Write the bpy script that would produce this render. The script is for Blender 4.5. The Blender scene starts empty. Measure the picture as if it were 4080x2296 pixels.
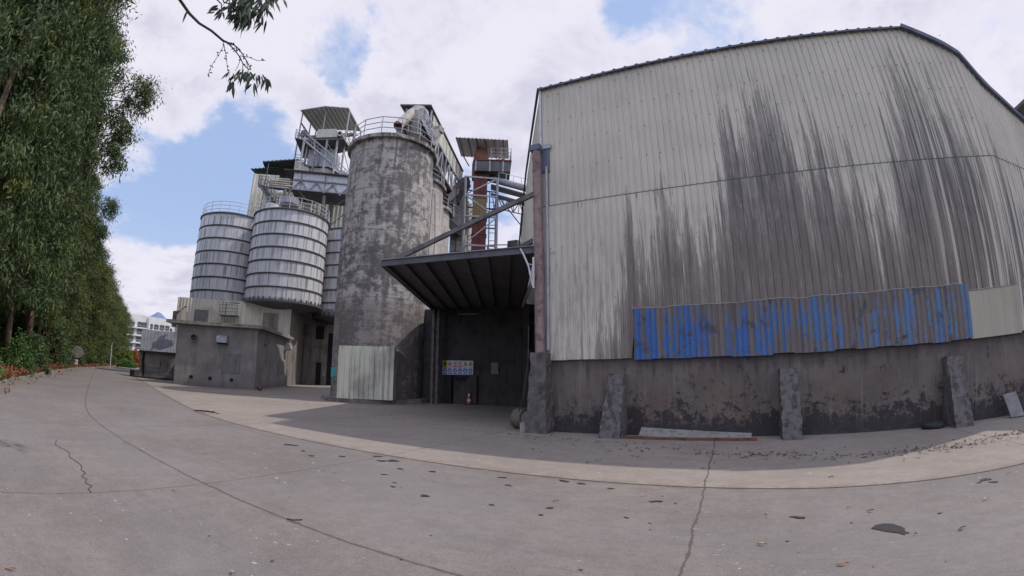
import bpy, bmesh, math, random
import numpy as np
from mathutils import Matrix, Vector
random.seed(7)
sc = bpy.context.scene
COL = sc.collection

# ------------------------------------------------------------------ camera (ultra-wide phone lens, barrel distortion)
cam = bpy.data.cameras.new('camera'); co = bpy.data.objects.new('camera', cam); COL.objects.link(co); sc.camera = co
cam.type = 'PANO'; cam.panorama_type = 'FISHEYE_LENS_POLYNOMIAL'
cam.sensor_fit = 'HORIZONTAL'; cam.sensor_width = 36.0; cam.sensor_height = 20.25
cam.fisheye_fov = math.radians(179)
cam.fisheye_polynomial_k0 = 0.0
cam.fisheye_polynomial_k1 = -0.06231442155
cam.fisheye_polynomial_k2 = -0.00027587671
cam.fisheye_polynomial_k3 = 6.715987e-05
cam.fisheye_polynomial_k4 = -2.2544795e-06
cam.clip_start = 0.05; cam.clip_end = 12000
_p, _r = 0.19092, 0.00846
_f = Vector((-0.44877*math.cos(_p), 0.89365*math.cos(_p), math.sin(_p))).normalized()
_x = _f.cross(Vector((0, 0, 1))).normalized(); _u = _x.cross(_f)
co.matrix_world = Matrix.Translation((0, 0, 1.6)) @ (Matrix((_x, _u, -_f)).transposed() @ Matrix.Rotation(_r, 3, 'Z')).to_4x4()

# ------------------------------------------------------------------ sun, exposure
SUN_EL = math.radians(55); SUN_AZ = math.radians(58.4)      # azimuth from +Y towards +X
sd = Vector((math.sin(SUN_AZ)*math.cos(SUN_EL), math.cos(SUN_AZ)*math.cos(SUN_EL), math.sin(SUN_EL)))
sun = bpy.data.lights.new('sun', 'SUN'); so = bpy.data.objects.new('sun', sun); COL.objects.link(so)
sun.energy = 2.35; sun.angle = math.radians(0.6); sun.color = (1.0, 0.95, 0.88)
so.rotation_euler = sd.to_track_quat('Z', 'Y').to_euler(); so.location = (30, 20, 60)
sc.view_settings.view_transform = 'Standard'; sc.view_settings.look = 'None'
sc.view_settings.exposure = 0.42; sc.view_settings.gamma = 1.0
sc.render.engine = 'CYCLES'
try:
    sc.cycles.use_denoising = True
    sc.cycles.max_bounces = 6; sc.cycles.diffuse_bounces = 3; sc.cycles.glossy_bounces = 2
    sc.cycles.transparent_max_bounces = 6; sc.cycles.caustics_reflective = False; sc.cycles.caustics_refractive = False
except Exception: pass

# ------------------------------------------------------------------ node helper
class N:
    def __init__(s, nt): s.t = nt; nt.nodes.clear()
    def n(s, ty, **kw):
        nd = s.t.nodes.new('ShaderNode'+ty)
        ins = kw.pop('i', {})
        for k, v in kw.items(): setattr(nd, k, v)
        for k, v in ins.items():
            if isinstance(v, bpy.types.NodeSocket): s.t.links.new(v, nd.inputs[k])
            else: nd.inputs[k].default_value = v
        return nd
    def m(s, op, a, b=None, c=None, clamp=False):
        i = {0: a}
        if b is not None: i[1] = b
        if c is not None: i[2] = c
        return s.n('Math', operation=op, use_clamp=clamp, i=i).outputs[0]
    def ss(s, x, lo, hi):        # smoothstep 0..1
        return s.n('MapRange', interpolation_type='SMOOTHSTEP', i={0: x, 1: lo, 2: hi}).outputs[0]
    def mixc(s, f, a, b, mode='MIX'):
        nd = s.t.nodes.new('ShaderNodeMix'); nd.data_type = 'RGBA'; nd.blend_type = mode; nd.clamp_factor = True
        for k, v in ((0, f), (6, a), (7, b)):
            if isinstance(v, bpy.types.NodeSocket): s.t.links.new(v, nd.inputs[k])
            elif k == 0: nd.inputs[k].default_value = v
            else: nd.inputs[k].default_value = (v[0], v[1], v[2], 1)
        return nd.outputs[2]
    def noise(s, vec, scale=1, detail=4, rough=.55, dist=0, dim='3D'):
        return s.n('TexNoise', noise_dimensions=dim, i={'Vector': vec, 'Scale': scale, 'Detail': detail, 'Roughness': rough, 'Distortion': dist}).outputs[0]
    def vmul(s, v, w): return s.n('VectorMath', operation='MULTIPLY', i={0: v, 1: w}).outputs[0]
    def vadd(s, v, w): return s.n('VectorMath', operation='ADD', i={0: v, 1: w}).outputs[0]
    def ramp(s, f, pts, interp='LINEAR'):
        r = s.n('ValToRGB', i={0: f}); cr = r.color_ramp; cr.interpolation = interp
        while len(cr.elements) < len(pts): cr.elements.new(0.5)
        for e, (p, c) in zip(cr.elements, pts):
            e.position = p; e.color = (c, c, c, 1) if isinstance(c, (int, float)) else (*c, 1)
        return r.outputs[0]
    def pos(s): return s.n('NewGeometry').outputs['Position']
    def xyz(s, v):
        x = s.n('SeparateXYZ', i={0: v}); return x.outputs[0], x.outputs[1], x.outputs[2]
    def out(s, col, rough=.8, bump=None, bs=.3, bd=.02, metal=0, spec=.3, trans=None):
        b = s.n('BsdfPrincipled', i={'Base Color': col if isinstance(col, bpy.types.NodeSocket) else (*col, 1), 'Roughness': rough, 'Metallic': metal, 'Specular IOR Level': spec})
        if bump is not None:
            s.t.links.new(s.n('Bump', i={'Strength': bs, 'Distance': bd, 'Height': bump}).outputs[0], b.inputs['Normal'])
        sh = b.outputs[0]
        if trans:
            tr = s.n('BsdfTranslucent', i={0: col if isinstance(col, bpy.types.NodeSocket) else (*col, 1)})
            mx = s.n('MixShader', i={0: trans, 1: sh, 2: tr.outputs[0]}); sh = mx.outputs[0]
        o = s.n('OutputMaterial'); s.t.links.new(sh, o.inputs[0])

# ------------------------------------------------------------------ world
w = bpy.data.worlds.new('World'); sc.world = w; w.use_nodes = True
q = N(w.node_tree)
sky = q.n('TexSky', sky_type='NISHITA', sun_disc=False, sun_elevation=SUN_EL, sun_rotation=SUN_AZ, air_density=1.2, dust_density=1.6, ozone_density=1.5)
d = q.n('TexCoord').outputs['Generated']
dx, dy, dz = q.xyz(d)
zz = q.m('ADD', q.m('MAXIMUM', dz, 0.0), 0.22)
pv = q.n('CombineXYZ', i={0: q.m('DIVIDE', dx, zz), 1: q.m('DIVIDE', dy, zz), 2: 0.0}).outputs[0]
n1 = q.noise(pv, 1.5, 12, .60, .55)
n2 = q.noise(q.vadd(pv, (7.3, 2.1, 0)), .5, 3, .5)
cov = q.m('ADD', q.m('MULTIPLY', n1, .78), q.m('MULTIPLY', n2, .22))
wn = q.n('TexNoise', i={'Vector': d, 'Scale': 5.5, 'Detail': 7, 'Roughness': .6}).outputs['Color']
dw = q.vadd(d, q.vmul(q.vadd(wn, (-.5, -.5, -.5)), (.30, .30, .30)))
HOLES = [((-0.637, .483, .601), -.10, .065), ((-.615, .535, .575), -.09, .06), ((-.876, .356, .324), -.11, .11), ((-.833, .39, .393), -.10, .10), ((-.90, .36, .25), -.05, .06),
         ((-.79, .46, .40), -.04, .07), ((.014, .742, .67), -.11, .10), ((-.123, .715, .688), -.09, .07), ((-.458, .81, .35), -.05, .04), ((-.72, .35, .60), -.03, .06),
         ((-.427, .679, .598), .12, .17), ((-.794, .27, .545), .09, .12), ((-.909, .371, .15), .11, .09), ((.45, .72, .5), .14, .3), ((-.185, .741, .56), .12, .16),
         ((-.718, .467, .517), .09, .05), ((-.60, .60, .48), .10, .12), ((-.35, .85, .42), .08, .12), ((-.70, .33, .63), .04, .05), ((-.955, .27, .12), .06, .06), ((-.30, .60, .74), .10, .12)]
for hv, wt, rad in HOLES:
    dist = q.n('VectorMath', operation='DISTANCE', i={0: dw, 1: hv}).outputs['Value']
    g = q.m('SUBTRACT', 1.0, q.ss(dist, rad*.3, rad*1.9))
    cov = q.m('ADD', cov, q.m('MULTIPLY', g, wt))
fine = q.noise(pv, 7.0, 9, .65, .3)
cov = q.m('ADD', cov, q.m('MULTIPLY', q.m('SUBTRACT', fine, .5), .07))
mask = q.ss(cov, .435, .565)
thick = q.ss(cov, .50, .66)
n3 = q.noise(q.vadd(pv, (3.3, 9.1, 0)), 2.6, 9, .62, .3)
sh3 = q.ss(q.m('ADD', n3, q.m('MULTIPLY', q.m('SUBTRACT', fine, .5), .35)), .40, .66)
ccol = q.mixc(q.m('MULTIPLY', thick, sh3), (6.25, 6.0, 6.7), (4.7, 4.6, 5.5))
skyc = q.mixc(.80, sky.outputs[0], (3.0, 4.0, 6.3))
hz = q.m('SUBTRACT', 1.0, q.ss(dz, 0.0, .35))
skyc = q.mixc(q.m('MULTIPLY', hz, .45), skyc, (4.6, 5.0, 6.4))
fin = q.mixc(q.m('MULTIPLY', mask, .94), skyc, ccol)
back = q.m('ADD', 1.0, q.m('MULTIPLY', q.ss(q.m('MULTIPLY', dy, -1.0), -.15, .5), .9))      # unseen sky behind the camera brightened to lift the shaded facade
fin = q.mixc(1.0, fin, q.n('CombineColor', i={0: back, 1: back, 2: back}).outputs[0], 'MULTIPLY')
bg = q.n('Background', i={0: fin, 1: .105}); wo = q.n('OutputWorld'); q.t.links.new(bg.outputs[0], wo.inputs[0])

# ------------------------------------------------------------------ materials
MT = {}
def mat(name):
    m = bpy.data.materials.new(name); m.use_nodes = True; MT[name] = m
    return N(m.node_tree)
def simple(name, col, rough=.7, var=.25, scale=3.0, metal=0, spec=.3, dark=None, streak=0.0):
    k = mat(name); p = k.pos()
    c2 = dark or tuple(c*.45 for c in col)
    f = k.ss(k.noise(p, scale, 6, .62), .42, .72)
    if streak:
        s = k.noise(k.vmul(p, (6.0, 6.0, .35)), 1.0, 5, .6)
        f = k.m('MAXIMUM', f, k.m('MULTIPLY', k.ss(s, .5, .66), streak))
    col_ = k.mixc(k.m('MULTIPLY', f, min(1, var*2)), col, c2)
    k.out(col_, rough, k.noise(p, scale*12, 3), .15, .01, metal, spec)
    return MT[name]

# concrete slabs of yard and road, joints included
def ground_mat(name, base, dark, road):
    k = mat(name); p = k.pos(); x, y, z = k.xyz(p)
    u_ = k.m('SUBTRACT', -13.5, x); bend = k.m('MULTIPLY', k.m('ADD', u_, k.m('SQRT', k.m('ADD', k.m('MULTIPLY', u_, u_), 9.0))), .1325)
    wob = k.m('MULTIPLY', k.m('SUBTRACT', k.noise(p, 1.3, 5, .6), .5), .09)
    y2 = k.m('ADD', k.m('SUBTRACT', y, bend), wob)
    x2 = k.m('ADD', x, k.m('MULTIPLY', k.m('SUBTRACT', k.noise(p, 1.9, 6, .65), .5), .12))
    g = k.noise(p, .35, 5, .6); g2 = k.noise(k.vmul(p, (.35, 2.2, 1)), .8, 6, .65); g3 = k.noise(p, 9, 5, .7); g4 = k.noise(p, 60, 3, .6)
    c = k.mixc(k.ss(g, .35, .68), base, tuple(a*.76 for a in base))
    c = k.mixc(k.m('MULTIPLY', k.ss(g2, .50, .74), .55), c, dark)
    c = k.mixc(k.m('MULTIPLY', k.ss(g3, .42, .70), .38), c, tuple(a*.58 for a in base)); gm = k.noise(p, 2.6, 8, .72); c = k.mixc(k.m('MULTIPLY', k.ss(gm, .46, .64), .30), c, tuple(a*.68 for a in base)); c = k.mixc(k.m('MULTIPLY', k.ss(gm, .54, .36), .22), c, tuple(a*1.3 for a in base))
    c = k.mixc(k.m('MULTIPLY', k.ss(g4, .5, .66), .40), c, tuple(min(1, a*1.4) for a in base)); c = k.mixc(k.m('MULTIPLY', k.ss(g4, .48, .34), .40), c, tuple(a*.55 for a in base))
    cool = k.ss(k.noise(k.vadd(k.vmul(p, (.5, .9, 1)), (4, 8, 0)), .45, 4, .6), .42, .66)
    c = k.mixc(k.m('MULTIPLY', cool, .40 if road else .2), c, (base[0]*.84, base[1]*.93, base[2]*1.06))
    sw = k.noise(k.vmul(p, (1.2, 14, 1)), 1.6, 6, .7, .6); c = k.mixc(k.m('MULTIPLY', k.ss(sw, .52, .68), .42), c, tuple(a*.62 for a in base)); c = k.mixc(k.m('MULTIPLY', k.ss(sw, .30, .42), .0), c, base)
    scf = k.m('MULTIPLY', k.ss(k.noise(k.vmul(p, (5, 11, 1)), 1.0, 9, .8), .615, .66), k.ss(k.noise(p, .8, 3), .42, .6)); c = k.mixc(k.m('MULTIPLY', scf, .55), c, tuple(min(1, a*1.7) for a in base))
    pit = k.m('MULTIPLY', k.ss(k.noise(p, 26, 6, .8), .63, .70), k.ss(k.noise(k.vadd(p, (3, 3, 0)), .9, 4), .45, .62)); c = k.mixc(k.m('MULTIPLY', pit, .5), c, tuple(a*.45 for a in base))
    sp = k.ss(k.noise(p, 130, 2, .5), .70, .76)
    c = k.mixc(k.m('MULTIPLY', sp, .5), c, (.04, .035, .035))
    li = k.m('MULTIPLY', k.ss(k.noise(k.vmul(p, (1, 1.6, 1)), 7, 2, .5), .70, .74), k.ss(g, .4, .6))
    c = k.mixc(k.m('MULTIPLY', li, .55), c, (.5, .47, .44))
    wd = k.m('MULTIPLY_ADD', k.noise(p, 6, 8, .78), .062, -.021)
    lines = None
    for yy, ww in ((6.62, .010), (2.95, .001), (-.75, -.002)) if road else ((6.62, .010),):
        dd = k.m('SUBTRACT', k.m('ABSOLUTE', k.m('SUBTRACT', y2, yy)), k.m('ADD', wd, ww))
        l = k.m('SUBTRACT', 1.0, k.ss(dd, 0.0, .012)); lines = l if lines is None else k.m('MAXIMUM', lines, l)
    xm = k.m('SUBTRACT', k.m('ABSOLUTE', k.m('SUBTRACT', k.m('FLOORED_MODULO', k.m('ADD', x2, .35+2.83), 5.65), 2.83)), k.m('ADD', wd, -.002))
    l = k.m('SUBTRACT', 1.0, k.ss(xm, 0.0, .010)); lines = k.m('MAXIMUM', lines, l)
    near = k.m('SUBTRACT', 1.0, k.ss(k.m('ABSOLUTE', k.m('SUBTRACT', y2, 6.62)), .02, .30)); c = k.mixc(k.m('MULTIPLY', k.m('MULTIPLY', near, k.ss(gm, .42, .58)), .55), c, (.16, .125, .105))
    c = k.mixc(k.m('MULTIPLY', lines, .78), c, (.075, .057, .048))
    h = k.m('SUBTRACT', k.m('MULTIPLY', g3, .5), lines)
    k.out(c, .88, h, .35, .02, 0, .25)
ground_mat('yard_concrete', (.262, .221, .188), (.17, .142, .13), False)
ground_mat('road_concrete', (.190, .163, .147), (.112, .098, .096), True)
simple('verge_soil', (.10, .065, .04), .95, .5, 2, dark=(.05, .04, .02))
simple('far_ground', (.12, .11, .06), .95, .4, .3, dark=(.06, .08, .03))
simple('kerb_concrete', (.25, .23, .21), .9, .5, 3, streak=.3)
simple('stain', (.035, .030, .032), .6, .3, 10, dark=(.02, .018, .018))

# cream ribbed cladding with soot runs; tops is the soot height along world X
def cladding(name, base, soot, tops, x0, x1, zmax, seam=None):
    k = mat(name); p = k.pos(); x, y, z = k.xyz(p)
    u = k.m('DIVIDE', k.m('SUBTRACT', x, x0), x1-x0)
    top = k.m('MULTIPLY', k.ramp(u, [((a-x0)/(x1-x0), b/zmax) for a, b in tops]), zmax)
    cv = lambda zs: k.n('CombineXYZ', i={0: x, 1: y, 2: k.m('MULTIPLY', z, zs)}).outputs[0]
    rib = k.n('TexWhiteNoise', noise_dimensions='1D', i={'W': k.m('FLOOR', k.m('DIVIDE', x, .19))}).outputs[0]
    rib2 = k.n('TexWhiteNoise', noise_dimensions='1D', i={'W': k.m('FLOOR', k.m('DIVIDE', x, .57))}).outputs[0]
    s0 = k.noise(cv(.02), 1.1, 3, .6); s1 = k.noise(cv(.012), 3.8, 4, .72); s2 = k.noise(cv(.08), 13, 4, .7); s3 = k.noise(cv(.25), 4, 6, .68); s4 = k.noise(cv(.05), 34, 3, .7)
    edge = k.m('ADD', top, k.m('MULTIPLY', k.m('SUBTRACT', s1, .52), 9.5))
    for nn_, am in ((s0, 2.6), (s2, 5.0), (rib, 1.3), (rib2, .8), (s4, 3.0)): edge = k.m('ADD', edge, k.m('MULTIPLY', k.m('SUBTRACT', nn_, .5), am))
    run = k.m('SUBTRACT', edge, z)
    cover = k.ss(run, -.03, .16)
    depth = k.m('ADD', .50, k.m('MULTIPLY', k.ss(run, .0, 2.4), .50))
    rt = k.ss(x, 4.9, 6.3); gaps = k.m('SUBTRACT', 1.0, k.m('MULTIPLY', k.ss(s4, .56, .72), k.m('ADD', .25, k.m('MULTIPLY', rib, .5)))); gaps = k.m('MULTIPLY', gaps, k.m('SUBTRACT', 1.0, k.m('MULTIPLY', k.m('MULTIPLY', rt, k.ss(k.noise(cv(.012), 9.0, 3, .6), .50, .56)), .85)))
    f = k.m('MULTIPLY', k.m('MULTIPLY', cover, depth), gaps)
    f = k.m('MULTIPLY', f, k.m('ADD', .62, k.m('MULTIPLY', s3, .7)), clamp=True)
    flare_dim = k.m('MULTIPLY', k.ss(k.m('ADD', s3, k.m('MULTIPLY', k.m('SUBTRACT', 5.0, z), .05)), .42, .70), .42)  # veiling-flare gradient painted into the colour, mottled and darker towards the bottom
    f = k.m('MAXIMUM', f, k.m('MULTIPLY', flare_dim, k.ss(s2, .35, .65)))
    g = k.noise(p, .6, 4)
    b = k.mixc(k.ss(g, .35, .7), base, tuple(a*.86 for a in base))
    b = k.mixc(k.m('MULTIPLY', k.ss(s2, .44, .74), .35), b, tuple(a*.62 for a in base))
    ph = k.m('ABSOLUTE', k.m('SUBTRACT', k.m('FRACT', k.m('DIVIDE', k.m('ADD', x, 5.0), .19)), .16)); b = k.mixc(k.m('MULTIPLY', k.m('SUBTRACT', 1.0, k.ss(ph, .02, .08)), .32), b, tuple(a*.55 for a in base))
    c = k.mixc(f, b, soot)
    c = k.mixc(k.m('MULTIPLY', f, k.m('MULTIPLY', k.ss(k.noise(k.vmul(p, (18, 18, .5)), 1, 4, .7), .55, .72), .65)), c, tuple(a*2.3 for a in soot))
    c = k.mixc(k.m('MULTIPLY', k.m('MULTIPLY', f, k.m('SUBTRACT', 1.0, k.ss(z, 3.0, 6.5))), .45), c, (soot[0]*1.25, soot[1]*1.1, soot[2]*.98))
    c = k.mixc(k.m('MULTIPLY', k.m('SUBTRACT', 1.0, f), k.m('MULTIPLY', k.ss(k.noise(k.vmul(p, (30, 30, .22)), 1, 3, .6), .665, .70), k.m('SUBTRACT', 1.0, k.ss(z, 2.5, 5.5)))), c, (.03, .028, .028))
    if seam:
        dd = k.m('ABSOLUTE', k.m('SUBTRACT', z, seam))
        sl = k.m('SUBTRACT', 1.0, k.ss(dd, .012, .03))
        dr = k.m('MULTIPLY', k.ss(k.noise(k.vmul(p, (11, 11, .3)), 1, 3, .7), .58, .66), k.m('SUBTRACT', 1.0, k.ss(k.m('ABSOLUTE', k.m('ADD', k.m('SUBTRACT', z, seam), .06)), .02, .22)))
        c = k.mixc(k.m('MAXIMUM', k.m('MULTIPLY', sl, .8), k.m('MULTIPLY', dr, .7)), c, (.05, .045, .045))
    k.out(c, .55, k.noise(p, 30, 2), .08, .01, 0, .3)
TOPS = [(-5.0, 1.2), (-3.6, 2.0), (-2.8, 3.6), (-2.45, 5.6), (-1.2, 6.0), (-.3, 5.9), (.1, 6.4), (.4, 7.6), (1.0, 8.5), (2.0, 8.4), (2.7, 7.7), (3.2, 6.8), (3.9, 6.0), (4.4, 6.3), (5.0, 7.9), (5.6, 9.3), (6.6, 9.0), (7.4, 7.8), (8.1, 7.2)]
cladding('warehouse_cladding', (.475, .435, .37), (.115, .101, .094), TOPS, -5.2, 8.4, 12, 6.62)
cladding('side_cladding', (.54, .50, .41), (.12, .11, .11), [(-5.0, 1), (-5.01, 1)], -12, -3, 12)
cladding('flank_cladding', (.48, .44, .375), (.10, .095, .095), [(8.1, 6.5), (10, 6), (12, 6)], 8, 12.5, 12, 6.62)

def peeled_blue():
    k = mat('blue_peeling_sheet'); p = k.pos(); x, y, z = k.xyz(p)
    rib = k.n('TexWhiteNoise', noise_dimensions='1D', i={'W': k.m('FLOOR', k.m('DIVIDE', k.m('ADD', x, .04), .145))}).outputs[0]
    hf = k.n('TexWhiteNoise', noise_dimensions='1D', i={'W': k.m('FLOOR', k.m('DIVIDE', k.m('ADD', x, .02), .0725))}).outputs[0]
    a = k.noise(k.vmul(p, (7, 7, .8)), 1.1, 5, .6, .4); b = k.noise(k.vmul(p, (11, 11, 4.5)), 1, 8, .72); pn = k.noise(p, .55, 2)
    v = k.m('ADD', k.m('ADD', k.m('MULTIPLY', a, .42), k.m('MULTIPLY', b, .34)), k.m('ADD', k.m('MULTIPLY', rib, .10), k.m('MULTIPLY', hf, .09)))
    v = k.m('ADD', k.m('ADD', v, k.m('MULTIPLY', k.m('SUBTRACT', 1.0, k.ss(x, -2.0, 3.0)), .022)), k.m('MULTIPLY', k.m('SUBTRACT', pn, .5), .16)); v = k.m('SUBTRACT', v, k.m('MULTIPLY', k.ss(z, 2.75, 3.3), .035))
    f = k.ss(v, .468, .490)
    grime = k.mixc(k.noise(k.vmul(p, (22, 22, .6)), 1, 5, .75), (.050, .043, .041), (.185, .155, .142))
    grime = k.mixc(k.m('MULTIPLY', k.ss(hf, .6, .9), .5), grime, (.045, .040, .040))
    fade = k.ss(k.m('ADD', x, k.m('MULTIPLY', pn, 2.0)), .5, 5.5)
    blue = k.mixc(fade, (.034, .105, .31), (.080, .155, .285)); blue = k.mixc(k.m('MULTIPLY', k.noise(p, 9, 6, .7), .55), blue, (.035, .065, .13))
    c = k.mixc(f, grime, blue)
    rst = k.m('MULTIPLY', k.ss(k.noise(p, 3.1, 7, .7), .60, .66), k.m('SUBTRACT', 1.0, k.ss(z, 2.25, 2.9))); c = k.mixc(rst, c, (.055, .030, .022))
    c = k.mixc(k.m('MULTIPLY', k.ss(k.noise(k.vadd(p, (5, 0, 0)), 1.6, 6, .65), .56, .64), .75), c, (.045, .045, .055))
    edge = k.m('MULTIPLY', k.ss(f, .15, .5), k.m('SUBTRACT', 1.0, k.ss(f, .5, .95))); c = k.mixc(k.m('MULTIPLY', edge, .45), c, (.24, .25, .27))
    k.out(c, .65, k.m('ADD', f, b), .3, .01)
peeled_blue()

def base_wall():
    k = mat('sooty_base_wall'); p = k.pos(); x, y, z = k.xyz(p)
    a = k.noise(p, .9, 5, .6); b = k.noise(p, 3.1, 8, .68, .4); e = k.noise(k.vmul(p, (5, 5, .5)), 1, 5, .6)
    c = k.mixc(k.ss(a, .3, .7), (.088, .072, .066), (.135, .112, .100))
    c = k.mixc(k.m('MULTIPLY', k.ss(k.noise(k.vadd(p, (9, 0, 3)), .8, 6, .62), .50, .66), .50), c, (.135, .092, .068))
    c = k.mixc(k.m('MULTIPLY', k.ss(e, .52, .70), .6), c, (.055, .050, .052))
    lowz = k.m('SUBTRACT', 1.0, k.ss(z, .15, 1.25))
    fb = k.noise(p, 11, 8, .74, .2); v_ = k.m('ADD', k.m('ADD', k.m('MULTIPLY', b, .55), k.m('MULTIPLY', fb, .45)), k.m('MULTIPLY', lowz, .13))
    c = k.mixc(k.m('MULTIPLY', k.ss(v_, .53, .62), .55), c, (.045, .038, .036)); c = k.mixc(k.m('MULTIPLY', k.ss(v_, .585, .605), .75), c, (.022, .019, .020))
    c = k.mixc(k.m('MULTIPLY', k.ss(k.noise(k.vmul(p, (9, 9, .45)), 1, 6, .7), .55, .72), .55), c, (.19, .155, .135))
    c = k.mixc(k.m('MULTIPLY', k.ss(k.noise(k.vmul(p, (13, 13, 1.1)), 1, 6, .75), .58, .66), .55), c, (.04, .035, .035))
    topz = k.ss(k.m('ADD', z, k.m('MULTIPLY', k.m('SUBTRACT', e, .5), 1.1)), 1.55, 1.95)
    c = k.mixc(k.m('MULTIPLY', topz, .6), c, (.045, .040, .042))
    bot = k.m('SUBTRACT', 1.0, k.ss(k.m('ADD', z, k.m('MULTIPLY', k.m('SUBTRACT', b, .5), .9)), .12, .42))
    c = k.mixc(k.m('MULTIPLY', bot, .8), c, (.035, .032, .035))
    c = k.mixc(k.m('MULTIPLY', k.ss(k.noise(p, 7, 6, .7), .66, .72), .4), c, (.30, .27, .25))
    k.out(c, .9, k.m('ADD', b, k.m('MULTIPLY', k.noise(p, 18, 5, .7), .5)), .6, .03)
base_wall()

def silo_concrete(name, c1, c2, amt, seed):
    k = mat(name); p = k.vadd(k.pos(), (seed, 0, 0)); x, y, z = k.xyz(p)
    a = k.noise(k.vmul(p, (.40, .40, .28)), 1, 4, .6); b = k.noise(k.vmul(p, (2.6, 2.6, 3.2)), 1, 12, .76, .3); bb = k.noise(k.vmul(p, (1.1, 1.1, 1.5)), 1, 6, .66, .2)
    s = k.noise(k.vmul(p, (4.2, 4.2, .28)), 1, 7, .68); lift = k.n('TexWhiteNoise', noise_dimensions='1D', i={'W': k.m('FLOOR', k.m('DIVIDE', k.m('ADD', z, k.m('MULTIPLY', bb, .25)), 1.22))}).outputs[0]
    v = k.m('ADD', k.m('ADD', k.m('MULTIPLY', a, .26), k.m('MULTIPLY', bb, .22)), k.m('ADD', k.m('MULTIPLY', b, .34), k.m('ADD', k.m('MULTIPLY', s, .16), k.m('MULTIPLY', lift, .03))))
    f = k.m('MULTIPLY', k.ss(v, .448+.05*(1-amt), .530+.05*(1-amt)), k.m('ADD', .6, k.m('MULTIPLY', b, .7)), clamp=True)
    c = k.mixc(k.noise(p, .5, 4), c1, tuple(v_*.80 for v_ in c1)); c = k.mixc(k.m('MULTIPLY', k.ss(s, .45, .7), .35), c, tuple(v_*.6 for v_ in c1))
    c = k.mixc(k.m('MULTIPLY', f, amt), c, c2)
    hs = k.noise(k.vmul(p, (.9, .9, 9)), 1, 7, .7); c = k.mixc(k.m('MULTIPLY', k.ss(hs, .50, .68), .38), c, c2)
    drip = k.m('MULTIPLY', k.ss(k.noise(k.vmul(p, (7, 7, .12)), 1, 4, .7), .52, .64), k.ss(k.m('ADD', z, k.m('MULTIPLY', s, 4)), 12.5, 16.5)); c = k.mixc(k.m('MULTIPLY', drip, .9), c, c2)
    band = k.m('ABSOLUTE', k.m('SUBTRACT', k.m('FLOORED_MODULO', k.m('ADD', z, k.m('MULTIPLY', b, .10)), 1.22), .61))
    bl = k.m('SUBTRACT', 1.0, k.ss(band, .012, .07))
    c = k.mixc(k.m('MULTIPLY', k.m('MULTIPLY', bl, k.ss(b, .36, .55)), .72), c, c2)
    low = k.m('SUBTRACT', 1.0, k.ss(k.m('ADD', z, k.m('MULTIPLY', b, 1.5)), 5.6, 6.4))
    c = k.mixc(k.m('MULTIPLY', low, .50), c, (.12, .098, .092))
    k.out(c, .9, k.m('ADD', b, k.m('MULTIPLY', k.noise(p, 12, 6, .7), .4)), .5, .04)
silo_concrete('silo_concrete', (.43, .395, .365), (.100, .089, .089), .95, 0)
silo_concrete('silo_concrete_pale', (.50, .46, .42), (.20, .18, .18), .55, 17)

def steel_silo(name, seed):
    k = mat(name); p = k.vadd(k.pos(), (seed, 0, 0)); x, y, z = k.xyz(p)
    zc = k.m('FLOOR', k.m('DIVIDE', k.m('SUBTRACT', z, 7.2), 1.22))
    v = k.n('CombineXYZ', i={0: x, 1: y, 2: k.m('MULTIPLY', zc, 7.7)}).outputs[0]
    fr = k.m('FRACT', k.m('DIVIDE', k.m('SUBTRACT', z, 7.2), 1.22))
    s = k.noise(v, 3.4, 7, .74); s2 = k.noise(k.vmul(p, (4, 4, .10)), 1, 5, .65)
    f = k.m('MULTIPLY', k.ss(s, .49, .60), k.ss(k.m('ADD', fr, k.m('MULTIPLY', s, 1.2)), .55, 1.25))
    f = k.m('MAXIMUM', f, k.m('MULTIPLY', k.ss(s2, .56, .68), .6))
    c = k.mixc(k.noise(v, .6, 2), (.56, .555, .56), (.45, .445, .455))
    c = k.mixc(k.m('MULTIPLY', f, .75), c, (.15, .145, .165))
    lo = k.m('SUBTRACT', 1.0, k.ss(k.m('ADD', z, k.m('MULTIPLY', k.noise(k.vmul(p, (3, 3, 1.2)), 1, 5), 1.0)), 7.95, 8.1))
    c = k.mixc(k.m('MULTIPLY', lo, .7), c, (.07, .065, .07))
    k.out(c, .5, k.noise(p, 8, 3), .1, .02, 0, .35)
steel_silo('silo_steel', 0)

def grey_render():
    k = mat('grey_render'); p = k.pos(); x, y, z = k.xyz(p)
    a = k.noise(p, .8, 6, .62); e = k.noise(k.vmul(p, (3, 3, .35)), 1, 5, .6)
    c = k.mixc(k.ss(a, .35, .68), (.26, .235, .22), (.18, .162, .158))
    c = k.mixc(k.m('MULTIPLY', k.ss(e, .52, .7), .5), c, (.10, .09, .09))
    c = k.mixc(k.m('MULTIPLY', k.m('SUBTRACT', 1.0, k.ss(k.m('ADD', z, a), .55, 1.1)), .4), c, (.09, .08, .08))
    k.out(c, .92, k.noise(p, 14, 6, .7), .35, .02)
grey_render()
def stained_plaster():
    k = mat('stained_plaster'); p = k.pos()
    c = k.mixc(k.ss(k.noise(p, 1.2, 5), .35, .65), (.23, .21, .19), (.14, .13, .125))
    s = k.ss(k.noise(k.vmul(p, (1.1, 1.1, .12)), 1.2, 5, .6), .53, .56)
    c = k.mixc(s, c, (.018, .018, .02))
    k.out(c, .9, k.noise(p, 10, 5), .3, .02)
stained_plaster()
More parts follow.
